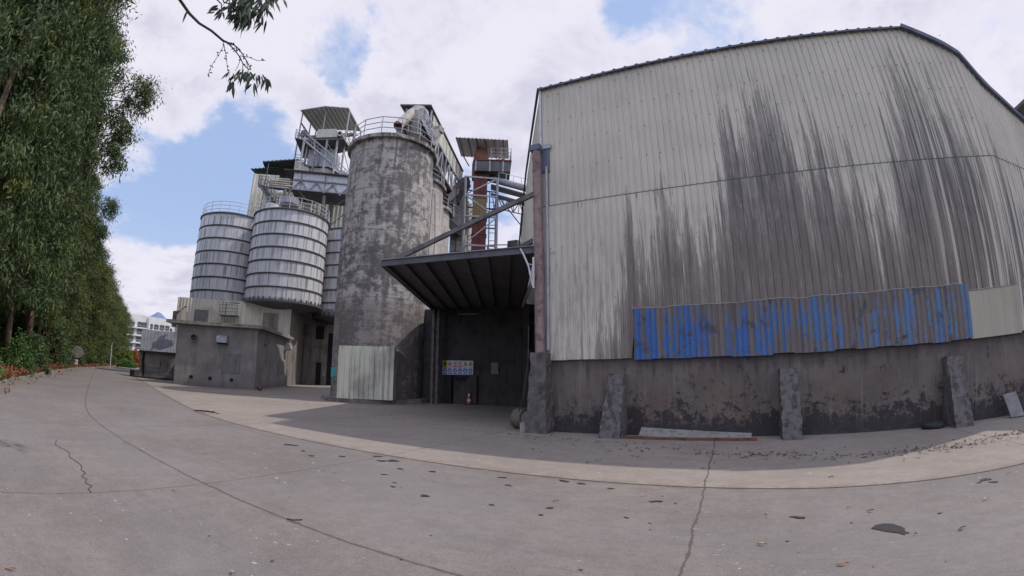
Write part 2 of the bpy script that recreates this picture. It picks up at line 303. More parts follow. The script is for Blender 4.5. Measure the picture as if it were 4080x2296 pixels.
def corr_mat(name, base, dark, amt):
    k = mat(name); p = k.pos()
    s = k.noise(k.vmul(p, (5, 5, .16)), 1, 5, .65); a = k.noise(p, .6, 4, .6)
    c = k.mixc(k.m('MULTIPLY', k.ss(s, .45, .68), amt), base, dark)
    c = k.mixc(k.m('MULTIPLY', k.ss(a, .45, .72), amt), c, dark)
    k.out(c, .6, k.noise(p, 20, 2), .06, .01)
corr_mat('cream_sheet', (.60, .57, .48), (.24, .21, .18), .5)
corr_mat('cream_sheet_clean', (.30, .275, .215), (.215, .195, .155), .5)
corr_mat('dusty_sheet', (.27, .24, .215), (.10, .085, .08), .8)
corr_mat('panel_sheet', (.50, .49, .40), (.13, .115, .105), .6)
corr_mat('grey_sheet', (.55, .56, .60), (.32, .32, .36), .5)
corr_mat('dark_sheet', (.11, .11, .12), (.055, .052, .055), .7)
corr_mat('annex_sheet', (.15, .15, .165), (.07, .07, .085), .7)
corr_mat('green_sheet', (.05, .12, .115), (.035, .06, .06), .5)
corr_mat('blue_edge', (.10, .12, .17), (.05, .055, .08), .6)
simple('scrap_metal', (.20, .19, .17), .6, .6, 7, dark=(.10, .09, .08))
simple('roof_metal', (.22, .22, .24), .6, .4, 1.0)
simple('galvanised', (.31, .31, .335), .55, .35, 4, metal=.15, streak=.4)
simple('dark_steel', (.085, .082, .095), .6, .3, 4)
simple('beam_steel', (.12, .105, .105), .6, .5, 3, dark=(.05, .045, .045))
simple('white_steel', (.48, .48, .50), .55, .25, 4)
simple('rust', (.14, .06, .035), .85, .5, 4, dark=(.05, .03, .025))
simple('red_paint', (.165, .040, .036), .6, .45, 1.3, dark=(.075, .022, .025), streak=.5)
simple('faded_red', (.22, .095, .07), .7, .5, 1.3, dark=(.14, .05, .04))
simple('ochre_paint', (.27, .20, .10), .65, .45, 1.6, dark=(.20, .14, .06), streak=.4)
simple('pink_pipe', (.235, .165, .155), .7, .6, 4.5, dark=(.10, .07, .068), streak=.6)
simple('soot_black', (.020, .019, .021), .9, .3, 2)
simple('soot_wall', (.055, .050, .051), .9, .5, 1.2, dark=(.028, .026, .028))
simple('pier_concrete', (.105, .092, .088), .92, .55, 3.2, dark=(.05, .045, .045), streak=.4)
simple('buttress_concrete', (.115, .10, .098), .92, .8, 7.0, dark=(.038, .034, .034), streak=.9)
simple('duct_metal', (.27, .25, .24), .6, .5, 1.5, dark=(.15, .14, .15))
simple('pale_duct', (.36, .33, .29), .65, .4, 1.5)
simple('glass_dark', (.05, .06, .08), .15, .2, 2, spec=.5)
simple('board_grey', (.18, .17, .165), .8, .3, 3)
simple('white_wall', (.55, .55, .57), .8, .12, .4)
simple('sack_cream', (.42, .38, .31), .9, .35, 3)
simple('mountain', (.15, .20, .33), 1.0, .3, .004, dark=(.12, .165, .29))  # blue of the distance haze painted into the hill colour
simple('bark', (.26, .175, .125), .9, .5, 3, dark=(.07, .05, .04), streak=.4)
simple('branch_bark', (.045, .035, .035), .9, .4, 8)
simple('sign_white', (.50, .50, .52), .5, .12, 4)
simple('sign_blue', (.03, .09, .32), .5, .1, 4)
simple('sign_red', (.38, .03, .03), .5, .1, 4)
simple('sign_yellow', (.45, .33, .02), .5, .1, 4)
simple('sign_black', (.02, .02, .02), .5, .1, 4)
simple('cone_red', (.40, .05, .03), .6, .2, 4)
simple('teal_plate', (.05, .26, .30), .5, .2, 5)
simple('jute', (.13, .105, .09), .9, .4, 9)
simple('tyre_rubber', (.03, .03, .032), .8, .3, 6)
simple('motor_paint', (.42, .42, .37), .6, .3, 2)

def leaf_mat(name, a, b, c_, tr=.25):
    k = mat(name); g = k.n('NewGeometry')
    r = g.outputs['Random Per Island']; p = g.outputs['Position']
    n = k.noise(p, .45, 3, .55)
    c = k.mixc(r, a, b)
    c = k.mixc(k.ss(n, .52, .68), c, c_)
    k.out(c, .6, None, trans=tr, spec=.28)
leaf_mat('leaf_green', (.036, .072, .026), (.120, .158, .068), (.135, .165, .040))
leaf_mat('leaf_far', (.055, .085, .030), (.145, .170, .062), (.19, .195, .050))
leaf_mat('leaf_bush', (.045, .10, .028), (.08, .15, .04), (.10, .17, .04))
leaf_mat('leaf_near', (.030, .045, .030), (.055, .075, .045), (.05, .07, .035), .3)
leaf_mat('leaf_dry', (.16, .065, .032), (.27, .12, .065), (.20, .11, .07), .1)
leaf_mat('leaf_red', (.26, .06, .03), (.30, .12, .04), (.18, .12, .04))
leaf_mat('leaf_lime', (.12, .18, .03), (.16, .20, .04), (.10, .16, .03))
leaf_mat('leaf_dark_litter', (.030, .022, .020), (.16, .075, .045), (.05, .035, .03), .05)
simple('leaf_tan', (.36, .28, .18), .8, .25, 20)
simple('leaf_orange', (.30, .13, .08), .8, .25, 20)
simple('leaf_brown', (.09, .06, .045), .8, .25, 20)

# ------------------------------------------------------------------ mesh helpers
def V(*a): return Vector(a)
def P(az, el, D):                     # bearing / elevation from image pixels, estimated range from the camera -> world point
    a = math.radians(az); return Vector((D*math.sin(a), D*math.cos(a), 1.6+D*math.tan(math.radians(el))))
class MB:
    def __init__(s): s.v = []; s.f = []
    def add(s, vs, fs):
        b = len(s.v); s.v += [tuple(v) for v in vs]; s.f += [tuple(b+i for i in f) for f in fs]
    def box(s, c, size, M=None):
        hx, hy, hz = (a/2 for a in size); vs = [Vector((x, y, z)) for x in (-hx, hx) for y in (-hy, hy) for z in (-hz, hz)]
        if M is not None: vs = [M @ v for v in vs]
        c = Vector(c); s.add([v+c for v in vs], [(0, 1, 3, 2), (4, 6, 7, 5), (0, 4, 5, 1), (2, 3, 7, 6), (0, 2, 6, 4), (1, 5, 7, 3)]); return s
    def beam(s, a, b, w_, h=None, up=(0, 0, 1)):
        a = Vector(a); b = Vector(b); h = h or w_; t = (b-a)
        if t.length < 1e-6: return s
        t.normalize(); up = Vector(up)
        if abs(t.dot(up)) > .98: up = Vector((1, 0, 0))
        r = t.cross(up).normalized(); u = r.cross(t)
        vs = [p+r*x+u*y for p in (a, b) for x, y in ((-w_/2, -h/2), (w_/2, -h/2), (w_/2, h/2), (-w_/2, h/2))]
        s.add(vs, [(0, 3, 2, 1), (4, 5, 6, 7), (0, 1, 5, 4), (1, 2, 6, 5), (2, 3, 7, 6), (3, 0, 4, 7)]); return s
    def tube(s, pts, r, n=8, cap=True):
        pts = [Vector(p) for p in pts]; rs = r if isinstance(r, (list, tuple)) else [r]*len(pts); b = len(s.v); prev = None
        for i, p in enumerate(pts):
            t = (pts[min(i+1, len(pts)-1)]-pts[max(i-1, 0)]).normalized()
            up = prev if prev is not None else (Vector((0, 0, 1)) if abs(t.z) < .95 else Vector((1, 0, 0)))
            x = t.cross(up).normalized(); y = x.cross(t).normalized(); prev = y
            s.v += [tuple(p+(x*math.cos(k*2*math.pi/n)+y*math.sin(k*2*math.pi/n))*rs[i]) for k in range(n)]
        for i in range(len(pts)-1):
            for k in range(n):
                k2 = (k+1) % n; s.f.append((b+i*n+k, b+i*n+k2, b+(i+1)*n+k2, b+(i+1)*n+k))
        if cap: s.f.append(tuple(b+k for k in range(n))[::-1]); s.f.append(tuple(b+(len(pts)-1)*n+k for k in range(n)))
        return s
    def prism(s, poly, z0, z1):       # vertical prism from xy polygon, z may be list
        n = len(poly); Z0 = z0 if isinstance(z0, (list, tuple)) else [z0]*n; Z1 = z1 if isinstance(z1, (list, tuple)) else [z1]*n
        s.add([(p[0], p[1], Z0[i]) for i, p in enumerate(poly)]+[(p[0], p[1], Z1[i]) for i, p in enumerate(poly)],
              [tuple(range(n))[::-1], tuple(range(n, 2*n))]+[(i, (i+1) % n, n+(i+1) % n, n+i) for i in range(n)]); return s
    def lathe(s, c, prof, n=48, a0=0, a1=2*math.pi):
        c = Vector(c); full = abs(a1-a0-2*math.pi) < 1e-6; m = n if full else n+1; b = len(s.v)
        for r, z in prof:
            for k in range(m):
                a = a0+(a1-a0)*k/n; s.v.append((c.x+r*math.sin(a), c.y+r*math.cos(a), c.z+z))
        for i in range(len(prof)-1):
            for k in range(n):
                k2 = (k+1) % m; s.f.append((b+i*m+k, b+i*m+k2, b+(i+1)*m+k2, b+(i+1)*m+k))
        return s
    def slab(s, quad, t):             # thick panel from 4+ points, offset by normal
        q_ = [Vector(p) for p in quad]; nrm = (q_[1]-q_[0]).cross(q_[2]-q_[0]).normalized()*t; n = len(q_)
        s.add(q_+[p+nrm for p in q_], [tuple(range(n))[::-1], tuple(range(n, 2*n))]+[(i, (i+1) % n, n+(i+1) % n, n+i) for i in range(n)]); return s
    def corr(s, p0, p1, zb, zt, pitch=.2, depth=.03, back=.05, wave=False):
        """ribbed sheet standing between xy points p0,p1 (outside on the right-hand side going p0->p1); zb, zt: float or f(s in 0..L)"""
        a = Vector((p0[0], p0[1])); b_ = Vector((p1[0], p1[1])); L = (b_-a).length; t = (b_-a)/L; nr = Vector((t.y, -t.x))
        F0 = zb if callable(zb) else (lambda q_: zb); F1 = zt if callable(zt) else (lambda q_: zt)
        pr = [(0, 0), (.12, 0), (.2, 1), (.38, 1), (.46, 0)] if not wave else [(0, 0), (.15, .3), (.25, .85), (.5, 1), (.75, .85), (.85, .3)]
        xs = []; k = 0
        while k*pitch < L:
            xs += [(k*pitch+q_*pitch, o*depth) for q_, o in pr if k*pitch+q_*pitch < L]; k += 1
        xs.append((L, 0)); b = len(s.v); n = len(xs)
        for q_, o in xs:
            c = a+t*q_+nr*o; s.v += [(c.x, c.y, F0(q_)), (c.x, c.y, F1(q_))]
        for q_, o in xs:
            c = a+t*q_-nr*back; s.v += [(c.x, c.y, F0(q_)), (c.x, c.y, F1(q_))]
        for i in range(n-1):
            o = b+2*i; s.f.append((o, o+2, o+3, o+1)); o2 = b+2*n+2*i; s.f.append((o2, o2+1, o2+3, o2+2))
            s.f.append((o+1, o+3, o2+3, o2+1)); s.f.append((o, o2, o2+2, o+2))
        s.f.append((b, b+1, b+2*n+1, b+2*n)); e = b+2*n-2; s.f.append((e, e+2*n, e+2*n+1, e+1)); return s
    def corr_plane(s, A, B, Cc, pitch=.25, depth=.03, t=.02):
        """ribbed roof sheet: A->B is the ribbed edge, ribs run A->C"""
        A, B, Cc = Vector(A), Vector(B), Vector(Cc); e = B-A; L = e.length; e /= L; g = Cc-A; nr = e.cross(g).normalized()
        if nr.z < 0: nr = -nr
        xs = []; k = 0
        while k*pitch < L:
            xs += [(k*pitch+q_*pitch, o*depth) for q_, o in ((0, 0), (.12, 0), (.2, 1), (.38, 1), (.46, 0)) if k*pitch+q_*pitch < L]; k += 1
        xs.append((L, 0)); b = len(s.v); n = len(xs)
        for q_, o in xs: s.v += [tuple(A+e*q_+nr*o), tuple(A+e*q_+nr*o+g)]
        for q_, o in xs: s.v += [tuple(A+e*q_+nr*(o-t)), tuple(A+e*q_+nr*(o-t)+g)]
        for i in range(n-1):
            o = b+2*i; o2 = b+2*n+2*i
            s.f += [(o, o+2, o+3, o+1), (o2, o2+1, o2+3, o2+2), (o+1, o+3, o2+3, o2+1), (o, o2, o2+2, o+2)]
        s.f.append((b, b+1, b+2*n+1, b+2*n)); e_ = b+2*n-2; s.f.append((e_, e_+2*n, e_+2*n+1, e_+1)); return s
    def build(s, name, m, parent=None, smooth=False, autos=None):
        me = bpy.data.meshes.new(name); me.from_pydata(s.v, [], s.f)
        bm = bmesh.new(); bm.from_mesh(me); bmesh.ops.recalc_face_normals(bm, faces=bm.faces); bm.to_mesh(me); bm.free()
        me.materials.append(MT[m]); o = bpy.data.objects.new(name, me); COL.objects.link(o)
        if parent is not None: o.parent = parent; o.matrix_parent_inverse = inv(parent)
        if smooth:
            me.polygons.foreach_set('use_smooth', [True]*len(me.polygons))
            if autos:
                try: me.set_sharp_from_angle(angle=math.radians(autos))
                except Exception: pass
        return o
def wm(o):
    M = Matrix.LocRotScale(o.location, o.rotation_euler, o.scale)
    return (wm(o.parent) @ o.matrix_parent_inverse @ M) if o.parent else M
def inv(o): return wm(o).inverted()
def thing(name, label, cat, loc=(0, 0, 0), group=None):
    o = bpy.data.objects.new(name, None); COL.objects.link(o); o.location = loc; o.empty_display_size = .3
    o['label'] = label; o['category'] = cat
    if group: o['group'] = group
    return o
def tag(o, label, cat, group=None):
    o['label'] = label; o['category'] = cat
    if group: o['group'] = group
    return o
def struct(o): o['kind'] = 'structure'; return o
def stuff(o, label=None, cat=None):
    o['kind'] = 'stuff'
    if label: o['label'] = label; o['category'] = cat
    return o
def copy_tree(o, parent=None, loc=None):
    c = o.copy(); COL.objects.link(c)
    if parent is not None: c.parent = parent
    for ch in list(o.children): copy_tree(ch, c)
    return c
def lab(o, t): o['label'] = t; return o
def railing(mb, pts, h=1.0, r=.022, closed=False, step=1.5, rails=(.33, .66, 1.0)):
    pts = [Vector(p) for p in pts]
    if closed: pts = pts+[pts[0]]
    for f in rails: mb.tube([p+V(0, 0, h*f) for p in pts], r, 5)
    for a, b in zip(pts[:-1], pts[1:]):
        n = max(1, round((b-a).length/step))
        for k in range(n): p = a.lerp(b, k/n); mb.tube([p, p+V(0, 0, h)], r*1.2, 5)
    p = pts[-1]; mb.tube([p, p+V(0, 0, h)], r*1.2, 5)

# ================================================================== GROUND
def sheet(name, poly, z, m, cut=0):
    b = MB(); b.add([(x, y, z) for x, y in poly], [tuple(range(len(poly)))]); o = b.build(name, m); return struct(o)
def bend(x): u_ = -13.5-x; return .1325*(u_+math.sqrt(u_*u_+9))
def kerb_y(x): return float(np.interp(x, [-115, -74.5, -57.2, -46.3, -38.2, -30.2, -24.5, -20.3, -15, -10, 0, 30], [40.5, 22.6, 15.0, 9.9, 6.92, 4.3, 2.5, 1.21, .05, -.7, -1.5, -1.8]))
sheet('ground', [(-6000, -3000), (3000, -3000), (3000, 6000), (-6000, 6000)], -.012, 'far_ground')
xs_ = [30, 10, 0, -6, -9, -11, -12.5, -14, -15.5, -17, -19, -21, -24, -27, -30, -34, -38, -42, -46, -51, -57, -63, -69, -75, -85, -100, -115]
KB = -1.75
road = [(x, 6.62+bend(x)) for x in xs_]+[(x, kerb_y(x)-.05) for x in reversed(xs_)]
sheet('road', road, -.004, 'road_concrete')
sheet('yard', [(x, 6.61+bend(x)) for x in reversed(xs_)]+[(45, 6.61), (45, 75), (-75, 75)], 0.0, 'yard_concrete')
b = MB()
for xa, xb in zip(xs_[:-1], xs_[1:]):
    n = max(1, int(abs(xb-xa)/2.4))
    for k in range(n):
        u0, u1 = xa+(xb-xa)*k/n, xa+(xb-xa)*(k+1)/n-(-.02)*(-1 if xb > xa else 1)
        ka, kc = kerb_y(u0), kerb_y(u1)
        b.add([(u0, ka, -.01), (u1, kc, -.01), (u1, kc-.16, -.01), (u0, ka-.16, -.01), (u0, ka-.02, .13), (u1, kc-.02, .13), (u1, kc-.16, .13), (u0, ka-.16, .13)],
              [(0, 3, 2, 1), (4, 5, 6, 7), (0, 1, 5, 4), (2, 3, 7, 6), (1, 2, 6, 5), (3, 0, 4, 7)])
struct(b.build('kerb', 'kerb_concrete'))
b = MB(); rows = []
for x in np.linspace(30, -115, 110):
    rows.append([(x, kerb_y(x)-.15, .10), (x, kerb_y(x)-1.3, .20+.08*random.random()), (x, kerb_y(x)-4, .42+.1*random.random()), (x, kerb_y(x)-16, .5)])
for r0, r1 in zip(rows[:-1], rows[1:]):
    for j in range(3): b.add([r0[j], r1[j], r1[j+1], r0[j+1]], [(0, 1, 2, 3)])
struct(b.build('verge', 'verge_soil', smooth=True))
# hills
def ridge(name, D, pts, m, zb=-20):
    b = MB(); vs = []
    for az, el in pts: p = P(az, el, D); vs.append(p)
    n = len(vs); back = [V(p.x*1.25, p.y*1.25, zb) for p in vs]; fr = [V(p.x*.93, p.y*.93, zb) for p in vs]
    for i in range(n-1): b.add([fr[i], fr[i+1], vs[i+1], vs[i], back[i], back[i+1]], [(0, 1, 2, 3), (3, 2, 5, 4)])
    return struct(b.build(name, m))
ridge('mountain', 5000, [(-78, .4), (-75, .9), (-73.5, 1.6), (-72.3, 2.3), (-71.2, 3.9), (-70.2, 4.55), (-69.75, 4.85), (-69.4, 5.12), (-69.0, 5.0), (-68.5, 4.6), (-67.7, 4.05), (-66.9, 3.5), (-66, 2.6), (-64, 1.8), (-60, 1.2), (-50, .5)], 'mountain')

# oil and tar stains on the slabs (flat marks lying on the road)
b = MB()
def blot(cx, cy, rx, ry, z=.0025, n=18, ang=0):
    ph = [random.uniform(0, 6.28) for _ in range(3)]; vs = []
    for k in range(n):
        a = 2*math.pi*k/n; r = 1+.22*math.sin(2*a+ph[0])+.16*math.sin(3*a+ph[1])+.12*math.sin(5*a+ph[2])+random.uniform(-.08, .08)
        x, y = rx*r*math.cos(a), ry*r*math.sin(a); vs.append((cx+x*math.cos(ang)-y*math.sin(ang), cy+x*math.sin(ang)+y*math.cos(ang), z))
    b.add(vs, [tuple(range(n))])
ST = [(-3.64, 4.79, .075), (-4.45, 6.06, .07), (-5.55, 6.35, .13), (-.89, 5.81, .075), (.75, 5.32, .08), (-2.37, 6.5, .085), (-2.08, 6.44, .07), (-4.42, 5.1, .035), (-4.28, 4.9, .045), (-2.71, 4.9, .04), (-2.03, 5.1, .05), (-2.02, 4.8, .035), (-1.1, 5.05, .03),
      (3.48, 6.2, .10), (3.51, 6.0, .07), (3.34, 6.12, .05), (-8.19, 6.02, .12), (-8.04, 6.06, .10), (-5.69, 6.21, .10), (-6.07, 6.48, .09), (-7.4, 5.8, .07), (-6.5, 6.0, .08), (-6.9, 5.6, .07), (-5.0, 5.9, .06), (-4.9, 5.4, .05), (-3.3, 6.3, .06), (-3.0, 5.9, .05), (-1.6, 6.3, .05), (2.3, 5.1, .03)]
for x, y, r in ST: blot(x, y, r, r*.55, ang=random.uniform(-.5, .5))
for k in range(60):
    x = random.gauss(-3, 4); y = random.uniform(2.0, 6.4); r = random.uniform(.008, .02); blot(x, y, r, r*.7, n=7)
b.add([(x, y, .003) for x, y in [(1.43, 4.84), (1.50, 4.93), (1.60, 4.965), (1.69, 4.93), (1.72, 4.86), (1.755, 4.80), (1.76, 4.73), (1.735, 4.66), (1.77, 4.58), (1.72, 4.60), (1.70, 4.545), (1.665, 4.62), (1.60, 4.67), (1.53, 4.73), (1.47, 4.80)]], [tuple(range(15))])
struct(b.build('road_stains', 'stain'))
# crack in the near slab
b = MB(); cr = [(-9.6, 1.7), (-9.1, 1.58), (-8.89, 1.62), (-8.6, 1.69), (-8.39, 1.71), (-8.1, 1.64), (-7.78, 1.68), (-7.45, 1.7), (-7.2, 1.63), (-7.0, 1.65), (-6.8, 1.54), (-6.66, 1.58), (-6.46, 1.51), (-6.3, 1.56), (-6.15, 1.47), (-5.98, 1.47)]
for (x0, y0), (x1, y1) in zip(cr[:-1], cr[1:]):
    b.add([(x0, y0-.006, .002), (x1, y1-.006, .002), (x1, y1+.007, .002), (x0, y0+.007, .002)], [(0, 1, 2, 3)])
struct(b.build('road_crack', 'stain'))

# ================================================================== WAREHOUSE
dS = V(-.4828, .8757); tS = V(.8757, .4828)
WH = thing('warehouse', 'huge cream ribbed metal warehouse streaked with black soot above a dirty concrete base', 'warehouse', (1.5, 12, 0))
Y0 = 12.0
def topf(s):                                     # s measured from X=-5 along the front
    x = -5+s; return 10.87 if x <= 6.5 else 10.90-(x-6.5)*.625
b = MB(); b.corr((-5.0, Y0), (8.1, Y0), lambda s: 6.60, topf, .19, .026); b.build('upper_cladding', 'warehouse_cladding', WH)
random.seed(3); hh = [random.uniform(-.02, .02) for _ in range(200)]
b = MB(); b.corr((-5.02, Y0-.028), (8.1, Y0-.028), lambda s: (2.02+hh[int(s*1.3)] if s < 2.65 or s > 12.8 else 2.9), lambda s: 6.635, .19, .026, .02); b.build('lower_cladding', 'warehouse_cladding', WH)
# flank walls (the plan splays out by about 30 degrees at both corners)
def profL(s): return float(np.interp(s, [0, 3, 6, 8.2, 10, 12.5, 16], [10.87, 10.75, 10.55, 9.9, 9.3, 8.5, 7.6]))
eL = V(-5, 12)+dS*16
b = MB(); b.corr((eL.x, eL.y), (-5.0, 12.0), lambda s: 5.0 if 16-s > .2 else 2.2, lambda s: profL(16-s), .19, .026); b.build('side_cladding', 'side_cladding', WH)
eR = V(8.1, 12)+V(.866, .5)*9
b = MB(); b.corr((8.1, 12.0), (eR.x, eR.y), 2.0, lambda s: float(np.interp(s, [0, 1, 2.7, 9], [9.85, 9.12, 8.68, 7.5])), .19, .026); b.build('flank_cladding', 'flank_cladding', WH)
b = MB(); b.box((1.5, 12.14, 1.05), (13.0, .20, 2.3)); 
b.prism([(8.0, 12.05), (eR.x, eR.y+.05), (eR.x, eR.y+.3), (8.0, 12.25)], -.05, 2.05)
b.build('base_wall', 'sooty_base_wall', WH)
b = MB(); e = [V(-5, 12)+dS*9.3, V(-5, 12)+dS*16]                       # side wall foot beyond the loading opening
b.prism([(e[0].x, e[0].y), (e[1].x, e[1].y), (e[1].x+.3, e[1].y+.1), (e[0].x+.3, e[0].y+.1)], -.05, 5.1); b.build('side_wall', 'soot_wall', WH)
# roof and hollow interior closed behind
b = MB(); ov = .10
front = [(-5.08, 12-ov, 10.90), (6.5, 12-ov, 10.90), (8.2, 12-ov+.02, 9.87), (eR.x, eR.y-ov, 6.25)]
bL = V(-5.05, 12)+dS*16
backp = [(bL.x, bL.y, 10.9), (6.5, 40, 12.0), (10, 40, 10), (eR.x+2, 40, 6.3)]
sd_pts = [(-5.05+dS.x*s, 12+dS.y*s, profL(s)+.03) for s in (16, 12.5, 10, 8.2, 6, 3)]
b.corr_plane((-5.08, 12-ov, 10.90), (6.5, 12-ov, 10.90), (-5.08, 16, 10.95), .36, .035); b.build('roof_edge_sheet', 'blue_edge', WH)
b = MB(); b.slab([(-5.0, 15.5, 10.90), (6.5, 15.5, 10.90), (6.5, 40, 10.9), (-14, 40, 10.9), (-8.0, 17.4, 10.6)], -.08)
b.slab([(6.5, 12, 10.86), (8.2, 11.95, 9.85), (10, 40, 9.8), (6.5, 40, 10.8)], -.06)
b.slab([(8.2, 11.95, 9.85), (10.45, 13.26, 8.68), (12, 40, 8.6), (10, 40, 9.8)], -.06); b.build('roof', 'roof_metal', WH)
b = MB(); b.box((0, 40, 5.4), (36, .3, 10.9)); b.build('rear_cladding', 'soot_wall', WH)
b = MB(); b.prism([(eR.x, eR.y), (17.9, 40), (17.6, 40), (eR.x-.3, eR.y)], 0, 7.4); b.build('rear_side_wall', 'soot_wall', WH)
b = MB(); b.prism([(eL.x, eL.y), (-17.9, 40), (-17.6, 40), (eL.x+.3, eL.y)], 0, 7.5); b.build('rear_side_wall', 'soot_wall', WH)
b = MB()
pts = [(6.5, 12-ov, 10.90), (7.1, 11.9, 10.56), (7.7, 11.9, 10.2), (8.15, 11.93, 9.87), (9.0, 12.42, 9.14), (10.45, 13.26, 8.70), (12, 14.15, 8.4)]
for a_, c_ in zip(pts[:-1], pts[1:]): b.beam(a_, c_, .14, .13)
b.beam((-5.06, 12-ov, 10.85), (6.5, 12-ov, 10.85), .05, .05)
ps = [(-5.06+dS.x*s, 12-ov+dS.y*s, profL(s)+.02) for s in (0, 3, 6, 8.2, 10, 12.5, 16)]
for a_, c_ in zip(ps[:-1], ps[1:]): b.beam(a_, c_, .08, .06)
b.build('eave_trim', 'blue_edge', WH)
b = MB(); b.box((-5.02, 11.97, 8.4), (.07, .07, 4.9)); b.build('corner_trim', 'white_steel', WH)
b = MB()                                            # screw heads along the girts
for zr in (10.55, 9.55, 8.7, 7.75, 5.25, 3.7):
    for k in range(34):
        x = -4.8+k*.38; 
        if x < 7.9 and random.random() < .85: b.box((x+.05, 11.955, zr+random.uniform(-.02, .02)), (.022, .02, .022))
b.build('fixings', 'dark_steel', WH)['kind'] = 'stuff'
# patch panels
b = MB(); b.corr((-2.38, Y0-.075), (6.30, Y0-.075), lambda s: 1.99+hh[int(s*2)]*1.2, lambda s: 3.31+hh[60+int(s*2)]*.9, .145, .028, .02, True); b.build('patch_panel', 'blue_peeling_sheet', WH)
lab(WH.children[-1], 'rusty blue corrugated strip with peeling paint')
b = MB(); b.corr((6.26, Y0-.065), (7.92, Y0-.065), 1.98, lambda s: 3.13+s*.02, .30, .006, .02); lab(b.build('patch_panel', 'cream_sheet_clean', WH), 'clean cream patch sheet')
b = MB(); b.tube([(x, Y0-.085+random.uniform(-.008, .008), 3.33+hh[60+int((x+2.38)*2)]*.9+random.uniform(-.008, .008)) for x in np.arange(-2.4, 6.3, .22)], .011, 5)
b.tube([(x, Y0-.085, 3.15+(x-6.2)*.02+random.uniform(-.006, .006)) for x in np.arange(6.2, 7.95, .25)], .010, 5); b.build('flashing', 'duct_metal', WH)
b = MB(); b.box((8.22, 11.99, 2.75), (.22, .06, 1.1)); b.build('corner_post', 'pink_pipe', WH)
b = MB(); b.box((8.32, 11.95, 2.42), (.20, .10, .22)); b.build('rust_patch', 'rust', WH)

def rough_block(mb, poly_bot, poly_top, zb, zt, jag=.02, nz=9, nx=3):
    """weathered concrete prism: 4-corner bottom and top, subdivided and roughened"""
    g = []
    for i in range(nz+1):
        t_ = i/nz; ring = []
        for k in range(4):
            a = Vector((*poly_bot[k], zb)).lerp(Vector((*poly_top[k], zt)), t_); c = Vector((*poly_bot[(k+1) % 4], zb)).lerp(Vector((*poly_top[(k+1) % 4], zt)), t_)
            for j in range(nx): ring.append(a.lerp(c, j/nx)+V(random.gauss(0, jag), random.gauss(0, jag), random.gauss(0, jag*.4)))
        g.append(ring)
    m = len(g[0]); bs = len(mb.v)
    for r in g: mb.v += [tuple(v) for v in r]
    for i in range(nz):
        for k in range(m): mb.f.append((bs+i*m+k, bs+i*m+(k+1) % m, bs+(i+1)*m+(k+1) % m, bs+(i+1)*m+k))
    mb.f.append(tuple(bs+nz*m+k for k in range(m)))
# gate pier with the pink rainwater pipe and hopper
b = MB(); rough_block(b, [(-5.33, 11.45), (-4.70, 11.45), (-4.70, 12.1), (-5.33, 12.1)], [(-5.20, 11.55), (-4.76, 11.55), (-4.76, 12.1), (-5.20, 12.1)], -.03, 2.22, .016, 14, 4); b.build('pier', 'pier_concrete', WH)
b = MB(); b.tube([(-5.02, 11.80, 2.15), (-5.06, 11.80, 5.0), (-5.10, 11.80, 8.45)], .14, 14)
for k in range(14):
    z = 2.6+k*.43; b.lathe((-5.03-.012*k/2, 11.80, z), [(.141, 0), (.149, .012), (.141, .024)], 16)
DP = b.build('drainpipe', 'pink_pipe', WH, True, 40)
b = MB(); b.prism([(-5.28, 11.64), (-4.94, 11.64), (-4.94, 11.96), (-5.28, 11.96)], 8.45, 8.64); b.build('hopper', 'blue_edge', DP)
b = MB(); b.box((-4.90, 11.93, 8.62), (.46, .07, .14)); b.tube([(-4.82, 11.90, 2.3), (-4.82, 11.90, 7.9)], .045, 8)
b.tube([(-4.96, 11.86, 5.1), (-4.6, 11.93, 5.15)], .012, 5); b.build('side_pipe', 'galvanised', WH)
b = MB(); b.box((-4.86, 11.95, 8.2), (.26, .05, .9)); b.build('gutter_box', 'blue_edge', WH)
for x, lean, wd in ((-2.86, -.10, .46), (1.43, .06, .46), (5.60, .26, .45)):
    b = MB(); rough_block(b, [(x-wd/2-max(0, -lean)*1.0, 11.22), (x+wd/2-.02+max(0, lean)*.3, 11.22), (x+wd/2, 12.05), (x-wd/2, 12.05)], [(x-wd/2+.03, 11.78), (x+wd/2-.02, 11.78), (x+wd/2-.02, 12.05), (x-wd/2+.03, 12.05)], -.03, 1.62, .011, 16, 5)
    b.build('buttress', 'buttress_concrete', WH)

# dark neighbour roof beyond the right end
NB = thing('neighbouring_shed', 'dark blue-grey metal shed roof rising beyond the warehouse right end', 'shed', (13, 16, 0))
b = MB(); b.corr((10.9, 13.9), (16.5, 15.2), 0, 8.0, .25, .03); b.build('wall', 'dark_sheet', NB)
b = MB(); b.slab([P(38.1, 22.4, 17.5), P(46, 24.5, 17.5), P(46, 19, 26), P(38, 17, 26)], .1); b.build('roof', 'dark_sheet', NB)

